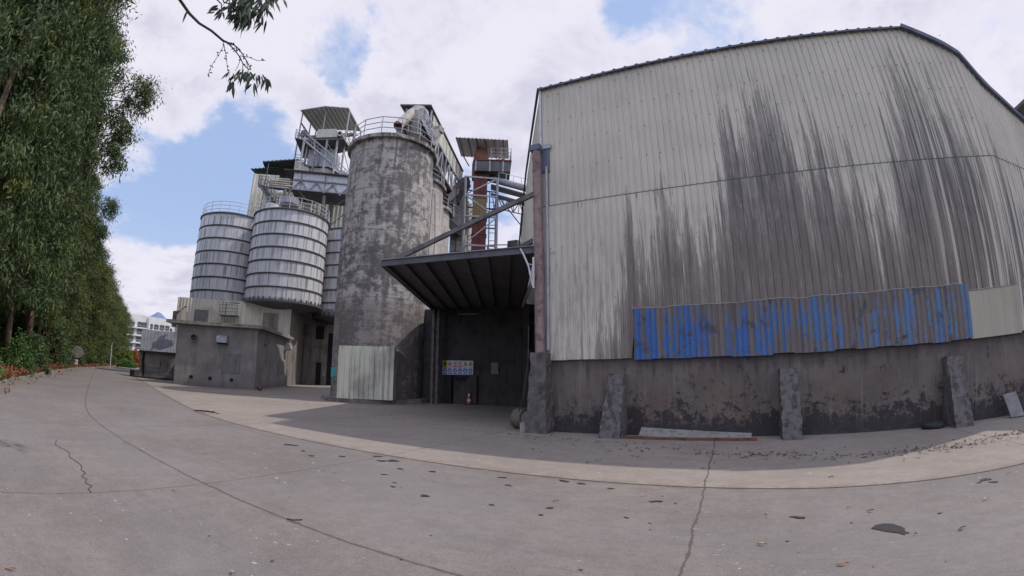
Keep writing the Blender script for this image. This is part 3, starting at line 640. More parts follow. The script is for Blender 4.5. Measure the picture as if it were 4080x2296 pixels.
# scrap lying at the foot of the wall
SC = thing('scrap_sheet', 'bent cream metal sheet lying on a rusty bar between the first two buttresses', 'scrap metal', (-.9, 11.4, 0))
b = MB(); n = 16
for i in range(n):
    pass
vs = []; m_ = 13
for i in range(n+1):
    u = i/n; x = -2.2+u*2.7
    for j in range(m_):
        v = j/(m_-1); h = .05+(.20-.13*u)*v+(.012 if j % 2 else 0)+.05*max(0, .35-u)*(1-v); vs.append((x+.02*v, 11.40+.36*v-.03*u, h))
fs = [(i*m_+j, (i+1)*m_+j, (i+1)*m_+j+1, i*m_+j+1) for i in range(n) for j in range(m_-1)]
b.add(vs, fs); b.add([(x, y+.008, z-.010) for x, y, z in vs], [tuple(reversed(f)) for f in fs]); b.build('sheet', 'scrap_metal', SC)
b = MB(); b.beam((-2.6, 11.33, .035), (.62, 11.27, .035), .07, .06); b.build('bar', 'rust', SC)
TY = MB(); r0, r1 = .24, .075
c0 = Vector((4.95, 11.70, .07))
for i in range(25):
    pass
TY.tube([c0+V(r0*math.cos(a), r0*.72*math.sin(a), .015*math.sin(a*2)) for a in np.linspace(0, 2*math.pi, 25)], r1, 8)
tag(TY.build('old_tyre', 'tyre_rubber', None, True), 'worn black tyre lying flat by the third leaning buttress', 'tyre')
b = MB(); b.slab([(7.12, 11.42, 0), (7.52, 11.36, 0), (7.50, 11.80, .56), (7.10, 11.86, .53)], .05); tag(b.build('broken_slab', 'board_grey'), 'pale grey broken slab leaning on the wall near its right end', 'slab')

# ================================================================== CANOPY over the loading bay
CN = thing('canopy', 'dark flat metal canopy hung on two sloping struts from the warehouse side', 'canopy', (-8, 14, 5.1))
FL, FR = V(-10.25, 10.85, 5.12), V(-5.2, 11.88, 5.22); BL = V(-15.2, 20.6, 5.10); BR = V(-10.1, 21.2, 5.2)
b = MB(); b.corr_plane(FL+V(0, 0, .1), BL+V(0, 0, .1), FR+V(0, 0, .1), .25, .03); b.build('roof_sheet', 'dark_sheet', CN)
b = MB()
for k in range(8):
    u = k/7*.97+.015; a_ = FL.lerp(FR, u); c_ = BL.lerp(BR, u)
    lab_ = MB(); lab_.beam(a_, c_, .08, .11); lab_.build('rafter', 'dark_sheet', CN)
b = MB(); b.beam(FL+V(-.02, -.03, .03), FR+V(0, -.03, .03), .07, .20); b.beam(FL+V(-.04, 0, .03), BL, .07, .18); b.build('edge_beam', 'dark_steel', CN)
b = MB(); b.beam(FL+V(-.03, -.08, .135), FR+V(0, -.08, .135), .10, .025); b.build('edge_trim', 'roof_metal', CN)
s1 = P(-37.9, 15.5, 15.0); 
b = MB(); b.beam(FL+V(.35, .12, .12), V(-4.95+dS.x*.15, 11.95, 0)+V(0, 0, 7.15), .11, .14); b.build('strut', 'beam_steel', CN)
b = MB(); A_ = V(-5, 12)+dS*3.3; b.beam((-10.4, 14.9, 5.2), (A_.x, A_.y, 6.55), .14, .17); b.build('strut', 'beam_steel', CN)
b = MB(); b.tube([(-5.62, 11.72, 5.30), (-5.50, 11.66, 5.12), (-5.30, 11.60, 4.72), (-5.20, 11.58, 4.3), (-5.16, 11.58, 4.12)], .028, 7)
b.beam((-5.13, 11.58, 4.95), (-5.13, 11.58, 4.05), .07, .04); b.tube([(-5.33, 11.6, 4.78), (-5.13, 11.58, 4.72)], .015, 5); b.tube([(-5.22, 11.58, 4.42), (-5.13, 11.58, 4.40)], .015, 5)
b.build('curved_conduit', 'white_steel', CN)

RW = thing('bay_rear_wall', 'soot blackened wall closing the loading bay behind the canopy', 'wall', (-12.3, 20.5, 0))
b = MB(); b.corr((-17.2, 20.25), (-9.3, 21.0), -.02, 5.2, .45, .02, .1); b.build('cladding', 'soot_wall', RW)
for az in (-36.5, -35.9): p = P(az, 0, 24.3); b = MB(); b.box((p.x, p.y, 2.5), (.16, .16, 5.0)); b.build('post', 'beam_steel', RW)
b = MB(); b.beam(P(-33.5, 7.5, 24.0), P(-31.0, 7.6, 24.0), .03, .03); b.build('lamp_tube', 'white_steel', RW)
nrm = Vector((-(21.0-20.25), 7.9, 0)).normalized()*-1  # out of the wall towards the camera side
ux = Vector((7.9, .75, 0)).normalized()
def wp(az, el, off=.08):              # point on the rear wall plane
    a = math.radians(az); dr = Vector((math.sin(a), math.cos(a), 0)); o_ = Vector((-17.2, 20.25, 0)); nn = Vector((.75, -7.9, 0)).normalized()
    t_ = o_.dot(nn)/dr.dot(nn); p = dr*t_; return Vector((p.x, p.y, 1.6+t_*math.tan(math.radians(el))))+nn*off
SG = thing('safety_sign', 'wide safety sign board of round blue and triangular pictograms on the sooty bay wall', 'sign', wp(-33.3, 0))
A0, A1 = wp(-35.17, 1.66), wp(-31.36, 1.68); A2, A3 = wp(-31.36, -.08), wp(-35.17, -.12)
b = MB(); b.slab([A3, A2, A1, A0], .02); b.build('board', 'sign_white', SG)
nn = Vector((.75, -7.9, 0)).normalized()
W_ = (A1-A0).length; H_ = (A0-A3).length
def sp(u, v, o_=.024): return A3+ux*(u*W_)+V(0, 0, v*H_)+nn*o_
def disc(mb, u, v, r, o_, n=20, r2=0):
    c = sp(u, v, o_)
    if r2:
        vs = []; 
        for k in range(n):
            a = 2*math.pi*k/n; vs += [c+ux*(r*math.cos(a))+V(0, 0, r*math.sin(a)), c+ux*(r2*math.cos(a))+V(0, 0, r2*math.sin(a))]
        mb.add(vs, [(2*k, 2*((k+1) % n), 2*((k+1) % n)+1, 2*k+1) for k in range(n)])
    else: mb.add([c+ux*(r*math.cos(2*math.pi*k/n))+V(0, 0, r*math.sin(2*math.pi*k/n)) for k in range(n)], [tuple(range(n))])
def rect(mb, u0, v0, u1, v1, o_): mb.add([sp(u0, v0, o_), sp(u1, v0, o_), sp(u1, v1, o_), sp(u0, v1, o_)], [(0, 1, 2, 3)])
def build_multi(name, parts, parent):
    V_, F_, I_ = [], [], []; used = [(m_, q_) for m_, q_ in parts if m_.f]
    for k, (m_, q_) in enumerate(used): o_ = len(V_); V_ += m_.v; F_ += [tuple(o_+i_ for i_ in f) for f in m_.f]; I_ += [k]*len(m_.f)
    me = bpy.data.meshes.new(name); me.from_pydata(V_, [], F_)
    for m_, q_ in used: me.materials.append(MT[q_])
    me.polygons.foreach_set('material_index', I_); o = bpy.data.objects.new(name, me); COL.objects.link(o); o.parent = parent; o.matrix_parent_inverse = inv(parent); return o
for k in range(6):
    u = (k+.5)/6; blue, wht = MB(), MB(); disc(blue, u, .30, .125, .024); rect(blue, u-.072, .045, u+.072, .105, .024); disc(wht, u, .33, .036, .026); rect(wht, u-.028, .22, u+.028, .29, .0262)
    if k % 2: rect(wht, u-.05, .26, u+.05, .275, .0264)
    build_multi('pictogram', [(blue, 'sign_blue'), (wht, 'sign_white')], SG)
for k in range(6):
    u = (k+.5)/6; red, blk, yel = MB(), MB(), MB()
    if k == 0: rect(yel, 0.004, .49, .155, .93, .024); disc(blk, .08, .76, .09, .026); rect(blk, .02, .53, .14, .57, .026); rect(blk, .02, .93, .14, .98, .024)
    elif k in (2, 3):
        disc(red, u, .78, .125, .024, r2=.10); rect(red, u-.07, .53, u+.07, .60, .024)
        c = sp(u, .78, .0265); red.add([c+ux*(.085)+V(0, 0, -.07), c+ux*(.07)+V(0, 0, -.085), c+ux*(-.085)+V(0, 0, .07), c+ux*(-.07)+V(0, 0, .085)], [(0, 1, 2, 3)]); disc(blk, u, .78, .045, .0245)
    else:
        c = sp(u, .78, .024); blk.add([c+ux*(-.13)+V(0, 0, -.10), c+ux*.13+V(0, 0, -.10), c+V(0, 0, .13)], [(0, 1, 2)])
        c2 = sp(u, .78, .026); yel.add([c2+ux*(-.095)+V(0, 0, -.08), c2+ux*.095+V(0, 0, -.08), c2+V(0, 0, .09)], [(0, 1, 2)]); disc(blk, u, .755, .028, .0275); rect(blk, u-.004, .76, u+.004, .85, .0279); rect(blk, u-.05, .545, u+.05, .57, .024)
    build_multi('pictogram', [(red, 'sign_red'), (blk, 'sign_black'), (yel, 'sign_yellow')], SG)
b = MB(); b.slab([wp(-29.1, .05), wp(-28.2, .05), wp(-28.2, 1.5), wp(-29.1, 1.5)], .015); tag(b.build('notice_sheet', 'board_grey'), 'faded grey notice sheet on the bay wall right of the safety sign', 'notice')
CO = thing('traffic_cone', 'small red and white striped traffic cone in the dark loading bay', 'cone', P(-31.9, 0, 24)*1)
cp = P(-31.9, 0, 24); cp.z = 0; CO.location = cp
def ring(c, r0, r1, z0, z1, m, nm, par, n=18):
    b = MB(); b.lathe(c, [(0, z0), (r0, z0), (r1, z1), (0, z1)], n); return b.build(nm, m, par, True, 40)
b = MB(); b.box((cp.x, cp.y, .02), (.36, .36, .04)); b.build('base', 'sign_black', CO)
for i in range(5):
    z0, z1 = .04+i*.135, .04+(i+1)*.135; ring(cp, .13-.021*i, .13-.021*(i+1), z0, z1, 'cone_red' if i % 2 == 0 else 'sign_white', 'band', CO)
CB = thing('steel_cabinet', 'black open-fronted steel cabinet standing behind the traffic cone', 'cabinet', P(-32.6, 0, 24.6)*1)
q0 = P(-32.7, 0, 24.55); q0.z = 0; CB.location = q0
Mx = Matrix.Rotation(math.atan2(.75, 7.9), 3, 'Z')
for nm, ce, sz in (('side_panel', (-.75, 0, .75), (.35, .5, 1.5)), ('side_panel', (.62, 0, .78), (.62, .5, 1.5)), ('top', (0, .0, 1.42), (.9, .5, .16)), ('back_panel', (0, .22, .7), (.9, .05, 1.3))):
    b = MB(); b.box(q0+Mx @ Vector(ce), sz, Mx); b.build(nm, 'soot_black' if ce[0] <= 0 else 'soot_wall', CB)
DR = thing('cable_reel', 'dusty round reel lying on its side at the foot of the gate pier', 'reel', (-5.55, 12.1, 0))
b = MB(); b.tube([(-5.95, 12.35, .30), (-5.62, 12.2, .30)], .30, 20); b.tube([(-5.60, 12.19, .29), (-5.38, 12.09, .29)], .27, 20); b.build('drum', 'jute', DR, True, 40)
b = MB(); b.tube([(-5.975, 12.36, .30), (-5.95, 12.35, .30)], .315, 20); b.tube([(-5.625, 12.2, .30), (-5.595, 12.19, .30)], .31, 20); b.build('flange', 'pier_concrete', DR)
b = MB(); b.box((-5.42, 11.62, .14), (.20, .2, .28), Matrix.Rotation(.2, 3, 'Z')); tag(b.build('stone_block', 'kerb_concrete'), 'small square stone block beside the gate pier foot', 'block')
b = MB(); rp = [(-5.40, 11.9, 2.3), (-5.46, 11.88, 1.6), (-5.52, 11.85, 1.2), (-5.62, 11.85, .8), (-5.72, 11.9, .55)]; b.tube(rp, .018, 5); b.tube([(-5.38, 11.8, 3.0), (-5.40, 11.8, 1.9), (-5.50, 11.75, 1.1), (-5.56, 11.8, .5)], .014, 5)
tag(b.build('hanging_cable', 'soot_wall'), 'dark cables hanging down the left side of the gate pier', 'cable')

# ================================================================== CONCRETE SILOS
def conc_silo(cx, cy, z1, label, mtl, rail=True):
    R = 2.56; t = thing('concrete_silo', label, 'silo', (cx, cy, 0), 'concrete silos in a row behind the loading bay')
    b = MB(); b.lathe((cx, cy, 0), [(R, -.05), (R, z1-.35)], 72); b.build('shaft', mtl, t, True, 40)
    b = MB(); b.lathe((cx, cy, 0), [(R-.1, z1-.35), (R+.22, z1-.33), (R+.24, z1-.12), (R+.05, z1), (0, z1)], 72); b.build('rim', 'pier_concrete' if False else 'silo_concrete', t, True, 30)
    if rail:
        b = MB(); n = 14; pts = [(cx+(R+.05)*math.sin(a), cy+(R+.05)*math.cos(a), z1) for a in np.linspace(0, 2*math.pi, n, False)]
        railing(b, pts, 1.05, .026, True, 9); b.build('railing', 'galvanised', t)
    return t
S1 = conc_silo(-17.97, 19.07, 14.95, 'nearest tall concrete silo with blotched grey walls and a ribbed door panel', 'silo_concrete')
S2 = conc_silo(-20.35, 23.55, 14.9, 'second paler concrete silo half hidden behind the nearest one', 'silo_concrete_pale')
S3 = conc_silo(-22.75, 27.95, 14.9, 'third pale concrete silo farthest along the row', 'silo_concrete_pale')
b = MB(); g0, g1 = P(-48.15, 0, 23.75), P(-41.35, 0, 22.85)
b.corr((g0.x, g0.y), (g1.x, g1.y), .22, 2.85, .26, .035, .05); pnl = b.build('door_panel', 'panel_sheet', S1)
for sq_ in (0, 1):
    b = MB()
    if sq_ == 0: b.slab([(g0.x, g0.y, .22), (g0.x-.25, g0.y+1.1, .22), (g0.x-.25, g0.y+1.1, 2.8), (g0.x, g0.y, 2.8)], .03)
    else: b.slab([(g1.x, g1.y, .22), (g1.x-.7, g1.y+1.2, .22), (g1.x-.7, g1.y+1.2, 2.8), (g1.x, g1.y, 2.8)], -.03)
    b.build('door_side', 'panel_sheet', S1)
b = MB(); R = 2.56; b.lathe((-17.97, 19.07, 0), [(R+.02, -.02), (R+.50, -.02), (R+.46, .20), (R, .23)], 60, math.radians(60), math.radians(285)); b.build('plinth', 'silo_concrete', S1, True, 30)
pt = P(-48.6, -.2, 25.0); b = MB(); b.box(pt, (.30, .05, .5), Matrix.Rotation(math.radians(48), 3, 'Z')); b.build('plate', 'teal_plate', S1)
b = MB(); b.tube([P(-41.3, 2.75, 23.3), P(-40.9, 2.7, 23.35), P(-40.4, 2.45, 23.6), P(-39.9, 1.95, 24.0), P(-39.3, 1.6, 24.3)], .035, 7); b.build('conduit', 'white_steel', S1, True)
b = MB()                                    # pilasters in the gaps between the silos
for (ax, ay) in ((-17.15, 21.9), (-19.25, 26.2)):
    b.prism([(ax-.45, ay-.3), (ax+.02, ay-.02), (ax-.1, ay+.5), (ax-.6, ay+.3)], 0, 14.3)
tag(b.build('concrete_pilaster', 'silo_concrete_pale'), 'flat pale concrete pilaster strips joining the silo row', 'pilaster')
b = MB(); p0 = P(-37.2, 22.5, 27.9); b.tube([p0, P(-36.85, 17, 27.9), P(-36.95, 14, 27.9), P(-36.8, 11, 27.9)], .025, 5); p1 = P(-37.55, 23, 27.6)
b.tube([p1, P(-37.6, 17, 27.6), P(-37.5, 9, 27.6)], .02, 5); tag(b.build('loose_cable', 'dark_steel'), 'dark cables hanging down the face of the second silo', 'cable')
# foot sheds right of the silo row
SH = thing('stair_tower', 'plain concrete block wall with bracing right of the third silo', 'building', (-22, 33, 0))
b = MB(); a0, a1 = P(-34.9, 0, 38), P(-32.9, 0, 38.5); b.prism([(a0.x, a0.y), (a1.x, a1.y), (a1.x-1, a1.y+4), (a0.x-1, a0.y+4)], 0, 17.2); b.build('wall', 'silo_concrete_pale', SH)
b = MB()
for z in (8.2, 9.2, 10.2, 11.2): b.beam(P(-34.7, 0, 37)+V(0, 0, z), P(-33.0, 0, 37)+V(0, 0, z), .06, .06)
for a in (-34.1, -33.2): b.beam(P(a, 0, 37), P(a, 18, 37), .07, .07)
b.build('bracing', 'dark_steel', SH)
b = MB(); b.slab([P(-35.2, 19.6, 36), P(-32.9, 17.8, 36.5), P(-33.4, 17.8, 41), P(-35.3, 19.3, 40)], -.5); b.build('walkway', 'dark_sheet', SH)
b = MB(); railing(b, [P(-36.0, 20.6, 35), P(-33.3, 19.0, 36.4)], 1.05, .03); railing(b, [P(-36.3, 20.9, 35), P(-35.4, 20.3, 34.6)], 1.05, .03); b.build('railing', 'galvanised', SH)

# ================================================================== OFFICE (grey rendered block)
OC, OL, OR = V(-28.3, 17.8, 0), V(-32.35, 13.75, 0), V(-35.1, 25.3, 0)
e1 = (OC-OL).normalized(); e2 = (OR-OC).normalized()
def on_plane(O, dirv, az, el, off=0.0):       # bearing from image pixels meets the vertical wall plane through O along dirv
    a = math.radians(az); dr = Vector((math.sin(a), math.cos(a), 0)); nn = Vector((dirv.y, -dirv.x, 0)).normalized()
    t_ = Vector((O.x, O.y, 0)).dot(nn)/dr.dot(nn); p = dr*t_
    if nn.dot(dr) > 0: nn = -nn
    return Vector((p.x, p.y, 1.6+t_*math.tan(math.radians(el))))+nn*off
def facing(dirv, P0):
    nn = Vector((dirv.y, -dirv.x, 0)).normalized(); return -nn if nn.dot(Vector((P0.x, P0.y, 0))) > 0 else nn
nF, nS = facing(e1, OC), facing(e2, OR)
OF = thing('pump_house', 'flat-roofed grey rendered concrete block with round fans and metal hoods', 'building', tuple(OC))
LL = OL+(e2*8); 
b = MB(); b.prism([(OL.x, OL.y), (OC.x, OC.y), (OR.x, OR.y), (LL.x, LL.y)], -.05, 4.12); b.build('wall', 'grey_render', OF)
o_ = .45; c1 = OC+nF*o_+nS*o_; l1 = OL+nF*o_-e1*.75; r1_ = OR+nS*o_+e2*.1; 
b = MB(); b.prism([(l1.x, l1.y), (c1.x, c1.y), (r1_.x, r1_.y), ((LL-e1*.7).x, (LL-e1*.7).y)], 4.12, 4.34); b.build('roof_slab', 'pier_concrete' if False else 'kerb_concrete', OF)
def fan(O, dv, az, el, r, nn):
    c = on_plane(O, dv, az, el, .0); m = Matrix((Vector((dv.x, dv.y, 0)).normalized(), Vector((0, 0, 1)), nn)).transposed()
    b = MB(); n = 24; vs = []
    for k in range(n):
        a = 2*math.pi*k/n
        for rr, h in ((r, 0), (r, .22), (r*.82, .22), (r*.82, .0)): vs.append(c+m @ Vector((rr*math.cos(a), rr*math.sin(a), h)))
    b.add(vs, [(4*k+j, 4*((k+1) % n)+j, 4*((k+1) % n)+j+1, 4*k+j+1) for k in range(n) for j in range(3)]); fo = b.build('exhaust_fan', 'grey_render', OF, True, 40)
    b = MB(); b.add([c+m @ Vector((r*.82*math.cos(2*math.pi*k/n), r*.82*math.sin(2*math.pi*k/n), .02)) for k in range(n)], [tuple(range(n))]); b.build('duct_mouth', 'soot_black', fo)
    b = MB()
    for k in range(5):
        a = 2*math.pi*k/5+.4; a2 = a+.65
        b.add([c+m @ Vector((.06*math.cos(a), .06*math.sin(a), .10)), c+m @ Vector((r*.75*math.cos(a), r*.75*math.sin(a), .13)), c+m @ Vector((r*.75*math.cos(a2), r*.75*math.sin(a2), .05)), c+m @ Vector((.06*math.cos(a2), .06*math.sin(a2), .06))], [(0, 1, 2, 3)])
    hub = [c+m @ Vector((0, 0, .05)), c+m @ Vector((0, 0, .16))]; b.tube(hub, .07, 8); b.build('blades', 'dark_steel', fo)
fan(OL, e1, -65.0, 2.7, .27, nF); fan(OC, e2, -56.87, 2.86, .27, nS)
def hood(O, dv, az, el, w_, h_, dep, nn):
    c = on_plane(O, dv, az, el, 0); u = Vector((dv.x, dv.y, 0)).normalized(); Z = V(0, 0, 1); b = MB()
    prof = [(0, h_/2), (dep*.35, h_/2), (dep*.75, h_*.28), (dep, -h_*.35)]; lower = [(0, -h_/2), (dep*.9, -h_*.42)]
    for sgn in (-1, 1):
        ptsl = [c+u*(sgn*w_/2)+nn*x+Z*y for x, y in prof]+[c+u*(sgn*w_/2)+Z*(-h_/2)]
        b.add(ptsl, [tuple(range(len(ptsl)))])
    for (x0, y0), (x1, y1) in zip(prof[:-1], prof[1:]):
        b.add([c+u*(-w_/2)+nn*x0+Z*y0, c+u*(w_/2)+nn*x0+Z*y0, c+u*(w_/2)+nn*x1+Z*y1, c+u*(-w_/2)+nn*x1+Z*y1], [(0, 1, 2, 3)])
    ho = b.build('exhaust_hood', 'galvanised', OF)
    b = MB(); b.slab([c+u*(-w_/2+.03)+nn*.03+Z*(-h_/2+.03), c+u*(w_/2-.03)+nn*.03+Z*(-h_/2+.03), c+u*(w_/2-.03)+nn*(dep-.05)+Z*(-h_*.33), c+u*(-w_/2+.03)+nn*(dep-.05)+Z*(-h_*.33)], .02); b.build('mesh_screen', 'soot_black', ho)
hood(OL, e1, -61.7, 2.75, .72, .62, .62, nF); hood(OC, e2, -54.55, 2.5, .75, .68, .62, nS)
def wbox(parent, O, dv, az0, el0, az1, el1, nn, nm, m, off=0, th=.03):
    a_, b_, c_, d_ = on_plane(O, dv, az0, el0, off), on_plane(O, dv, az1, el0, off), on_plane(O, dv, az1, el1, off), on_plane(O, dv, az0, el1, off)
    c_.z = d_.z = (c_.z+d_.z)/2; a_.z = b_.z = (a_.z+b_.z)/2
    b = MB(); b.slab([a_, b_, c_, d_], th); return b.build(nm, m, parent), (a_, b_, c_, d_)
def framed(O, dv, q_, parent, m, w_=.05, mull=None):
    a_, b_, c_, d_ = q_; f = MB()
    for p, s_ in ((a_, b_), (b_, c_), (c_, d_), (d_, a_)): f.beam(p, s_, w_, w_)
    if mull:
        for u in mull[0]: f.beam(a_.lerp(b_, u), d_.lerp(c_, u), w_*.8, w_*.8)
        for v in mull[1]: f.beam(a_.lerp(d_, v), b_.lerp(c_, v), w_*.8, w_*.8)
    return f.build('frame', m, parent)
wo_, qd = wbox(OF, OL, e1, -61.57, -.92, -59.66, 1.25, nF, 'window', 'board_grey', .03); framed(OL, e1, qd, wo_, 'grey_render', .05, ((.5,), (.67,)))
wo_, qd = wbox(OF, OC, e2, -55.25, -.79, -54.55, .79, nS, 'window', 'board_grey', .03); framed(OC, e2, qd, wo_, 'grey_render', .05)
for az_, el_ in ((-65.04, -1.68), (-62.91, -1.72), (-60.47, -1.76)):
    vo, qd = wbox(OF, OL, e1, az_-.2, el_-.18, az_+.2, el_+.18, nF, 'vent', 'soot_black', .012, .02); framed(OL, e1, qd, vo, 'grey_render', .035)
p = P(-57.2, 0, 31.9); p.z = .15
b = MB(); rk = random.Random(4)
b.tube([p+V(-.18, .05, 0), p+V(-.1, 0, .06), p+V(.12, 0, .02), p+V(.22, 0, -.08)], [.09, .17, .15, .06], 9); tag(b.build('rock', 'rust', None, True), 'lone brown lump of rock on the yard by the grey block corner', 'rock')

# ================================================================== SILO SUPPORT HOUSE + STEEL SILOS
SB = thing('silo_house', 'grimy corrugated house carrying the banded steel silos', 'building', tuple(OR))
fl = OR-e1*10.6; zt = 7.3
b = MB(); b.corr((fl.x, fl.y), ((OR+nS*.06).x, (OR+nS*.06).y), 4.0, zt, .30, .04); b.build('front_cladding', 'cream_sheet', SB)
e2p = e2*6.8; rr = OR+nS*.05+e2p
b = MB(); b.corr(((OR+nS*.05).x, (OR+nS*.05).y), (rr.x, rr.y), 0, zt, .30, .04); b.build('side_cladding', 'dusty_sheet', SB)
b = MB(); f0 = fl+e2*.4; b.prism([(f0.x, f0.y), ((OR+e2*.4-nS*.3).x, (OR+e2*.4-nS*.3).y), ((rr-nS*.3).x, (rr-nS*.3).y), ((fl+e2*7).x, (fl+e2*7).y)], -.05, zt-.1); b.build('core', 'soot_wall', SB)
for (a0, a1, e0, e1_) in ((-65.26, -63.7, 4.2, 5.9), (-57.4, -55.6, 3.9, 6.3)):
    wo_, qd = wbox(SB, fl, e1, a0, e0, a1, e1_, nF, 'infill_panel', 'board_grey' if a0 < -60 else 'dusty_sheet', .06, .03)
b = MB(); qa, qb = on_plane(fl, e1, -62.1, 5.45, .1), on_plane(fl, e1, -60.1, 5.55, .1)
b.slab([qa, qb, qb+nF*1.0, qa+nF*1.0], .07); 
p1_ = qa.lerp(qb, .35)+nF*.95; b.build('ledge', 'dark_steel', SB)
b = MB(); b.tube([V(p1_.x, p1_.y, 4.3), V(p1_.x, p1_.y, p1_.z+1.1), V(p1_.x, p1_.y, p1_.z+1.1)+e1*1.2], .05, 6); railing(b, [qa+nF*.95, qb+nF*.95], .9, .02); b.build('handrail', 'dark_steel', SB)
b = MB(); p_ = P(-66.9, 5.2, 42); b.box((p_.x, p_.y, 4.95), (.9, .9, 1.3)); b.slab([P(-67.3, 5.4, 41), P(-66.3, 6.2, 41.5), P(-66.2, 6.1, 43), P(-67.2, 5.4, 43)], .06); b.build('dormer', 'dusty_sheet', SB)
# wall with the door, facing the yard between silo house and the big silo
DW = thing('door_wall', 'brown corrugated wall with a narrow black doorway left of the big silo', 'building', tuple(rr))
e3 = Vector((.86, .51, 0)).normalized(); dwe = rr+e3*4.2; n3 = facing(e3, rr)
b = MB(); b.corr((rr.x, rr.y), (dwe.x, dwe.y), 0, 6.3, .22, .035); b.build('cladding', 'dusty_sheet', DW)
b = MB(); b.prism([((rr-n3*.1).x, (rr-n3*.1).y), ((dwe-n3*.1).x, (dwe-n3*.1).y), ((dwe-n3*4).x, (dwe-n3*4).y), ((rr-n3*4).x, (rr-n3*4).y)], 0, 6.2); b.build('core', 'soot_wall', DW)
wbox(DW, rr, e3, -50.75, -1.86, -50.15, .82, n3, 'door', 'soot_black', .05, .03)
wbox(DW, rr, e3, -51.0, 3.6, -50.0, 5.2, n3, 'window', 'soot_black', .05, .03)
b = MB(); b.slab([on_plane(rr, e3, -51.1, 5.6, .05), on_plane(rr, e3, -49.7, 5.1, .05), on_plane(rr, e3, -49.5, 5.0, .8), on_plane(rr, e3, -50.9, 5.5, .8)], .05); b.build('awning', 'dark_sheet', DW)
b = MB(); b.box(on_plane(rr, e3, -49.7, -.5, .15), (.35, .2, .5), Matrix.Rotation(.55, 3, 'Z')); b.build('meter_box', 'galvanised', DW)
wbox(DW, rr, e3, -49.45, -1.85, -48.4, 4.4, n3, 'dark_opening', 'soot_black', .055, .03)

def steel_silo_obj(cx, cy, R, z0, z1, label, nr=7, a0=0):
    t = thing('steel_silo', label, 'silo', (cx, cy, z0), 'banded steel silos')
    b = MB(); b.lathe((cx, cy, 0), [(R, z0), (R, z1)], 72); b.build('shell', 'silo_steel', t, True, 40)
    h = (z1-z0)/nr
    for k in range(1, nr):
        b = MB(); z = z0+k*h; b.lathe((cx, cy, z), [(R, -.06), (R+.07, -.06), (R+.07, -.02), (R+.02, -.015), (R+.02, .02), (R+.07, .03), (R+.07, .07), (R, .07)], 72); b.build('band', 'dark_steel', t)
    b = MB()
    for k in range(26):
        a = a0+2*math.pi*k/26
        for j in range(nr):
            aa = a+(j % 2)*.12; p = V(cx+(R+.02)*math.sin(aa), cy+(R+.02)*math.cos(aa), 0)
            b.beam(p+V(0, 0, z0+j*h+.1), p+V(0, 0, z0+(j+1)*h-.1), .018, .018)
    sm = b.build('seams', 'roof_metal', t); sm['kind'] = 'stuff'
    b = MB(); b.lathe((cx, cy, z1), [(R, -.05), (R+.14, -.05), (R+.14, .05), (R-.2, .2), (0, 1.0)], 60); b.build('roof', 'dark_steel', t, True, 30)
    b = MB(); b.lathe((cx, cy, z0), [(R+.10, .06), (R+.10, -.10), (R-.35, -.10), (R*.5, -.55), (.4, -1.0)], 60); b.build('hopper', 'dark_steel', t, True, 30)
    b = MB(); n = 22; railing(b, [(cx+R*math.sin(a), cy+R*math.cos(a), z1+.05) for a in np.linspace(0, 2*math.pi, n, False)], 1.15, .028, True, 9); b.build('railing', 'white_steel', t)
    b = MB()
    for k in range(40):
        a = 2*math.pi*k/40; p = V(cx+(R+.05)*math.sin(a), cy+(R+.05)*math.cos(a), z0); b.box(p+V(0, 0, .16), (.10, .10, .30), Matrix.Rotation(-a, 3, 'Z'))
    lg = b.build('lug_ring', 'dark_steel', t); lg['kind'] = 'stuff'
    return t
SA = steel_silo_obj(-44.3, 23.55, 3.5, 7.15, 16.1, 'leftmost banded steel silo standing against the open sky')
SM = steel_silo_obj(-37.1, 25.75, 3.6, 7.35, 15.75, 'widest front steel silo with black streaks between its bands', 7, .05)
SR = steel_silo_obj(-36.3, 33.3, 3.5, 6.9, 15.9, 'rear steel silo squeezed beside the big concrete silo')

# annex with dark steep roof
AX = thing('annex_shed', 'low plastered shed with a steep dark metal roof left of the grey block', 'shed', tuple(P(-70.9, 0, 43)))
a0, a1 = P(-70.88, 0, 43), P(-66.6, 0, 41.7); 
for v in (a0, a1): v.z = 0
bk = Vector((-(a1-a0).normalized().y, (a1-a0).normalized().x, 0)); bk = bk if bk.dot(a0) > 0 else -bk
b = MB(); b.prism([(a0.x, a0.y), (a1.x, a1.y), ((a1+bk*4).x, (a1+bk*4).y), ((a0+bk*4).x, (a0+bk*4).y)], -.02, 2.05); b.build('wall', 'stained_plaster', AX)
t0 = P(-70.92, 3.0, 45.3)
b = MB(); b.corr_plane(V(a0.x, a0.y, 2.15)-bk*.2, V(a1.x, a1.y, 2.2)-bk*.2, t0, .3, .03); b.build('roof', 'annex_sheet', AX)
b = MB(); b.beam(V(a0.x, a0.y, 2.1)-bk*.25, V(a1.x, a1.y, 2.12)-bk*.25, .12, .16); b.build('gutter', 'soot_black', AX)
b = MB(); n_ = -bk
q1 = a0+(a1-a0)*.35+n_*1.2; q2 = a0+(a1-a0)*1.0+n_*1.2
railing(b, [q1, q2], 1.0, .03, False, 1.6); b.build('railing', 'dark_steel', AX)
b = MB(); b.prism([((a0+n_*1.1-e1*.0).x, (a0+n_*1.1).y), (a1.x+n_.x*.9, a1.y+n_.y*.9), (a1.x, a1.y), (a0.x, a0.y)], 0, .14); b.build('step', 'soot_wall', AX)
pb = P(-71.3, 0, 43.2); b = MB(); b.box((pb.x, pb.y, .27), (.65, .65, .54), Matrix.Rotation(.3, 3, 'Z')); tag(b.build('concrete_tank', 'soot_wall'), 'low black concrete tank at the left foot of the annex shed', 'tank')
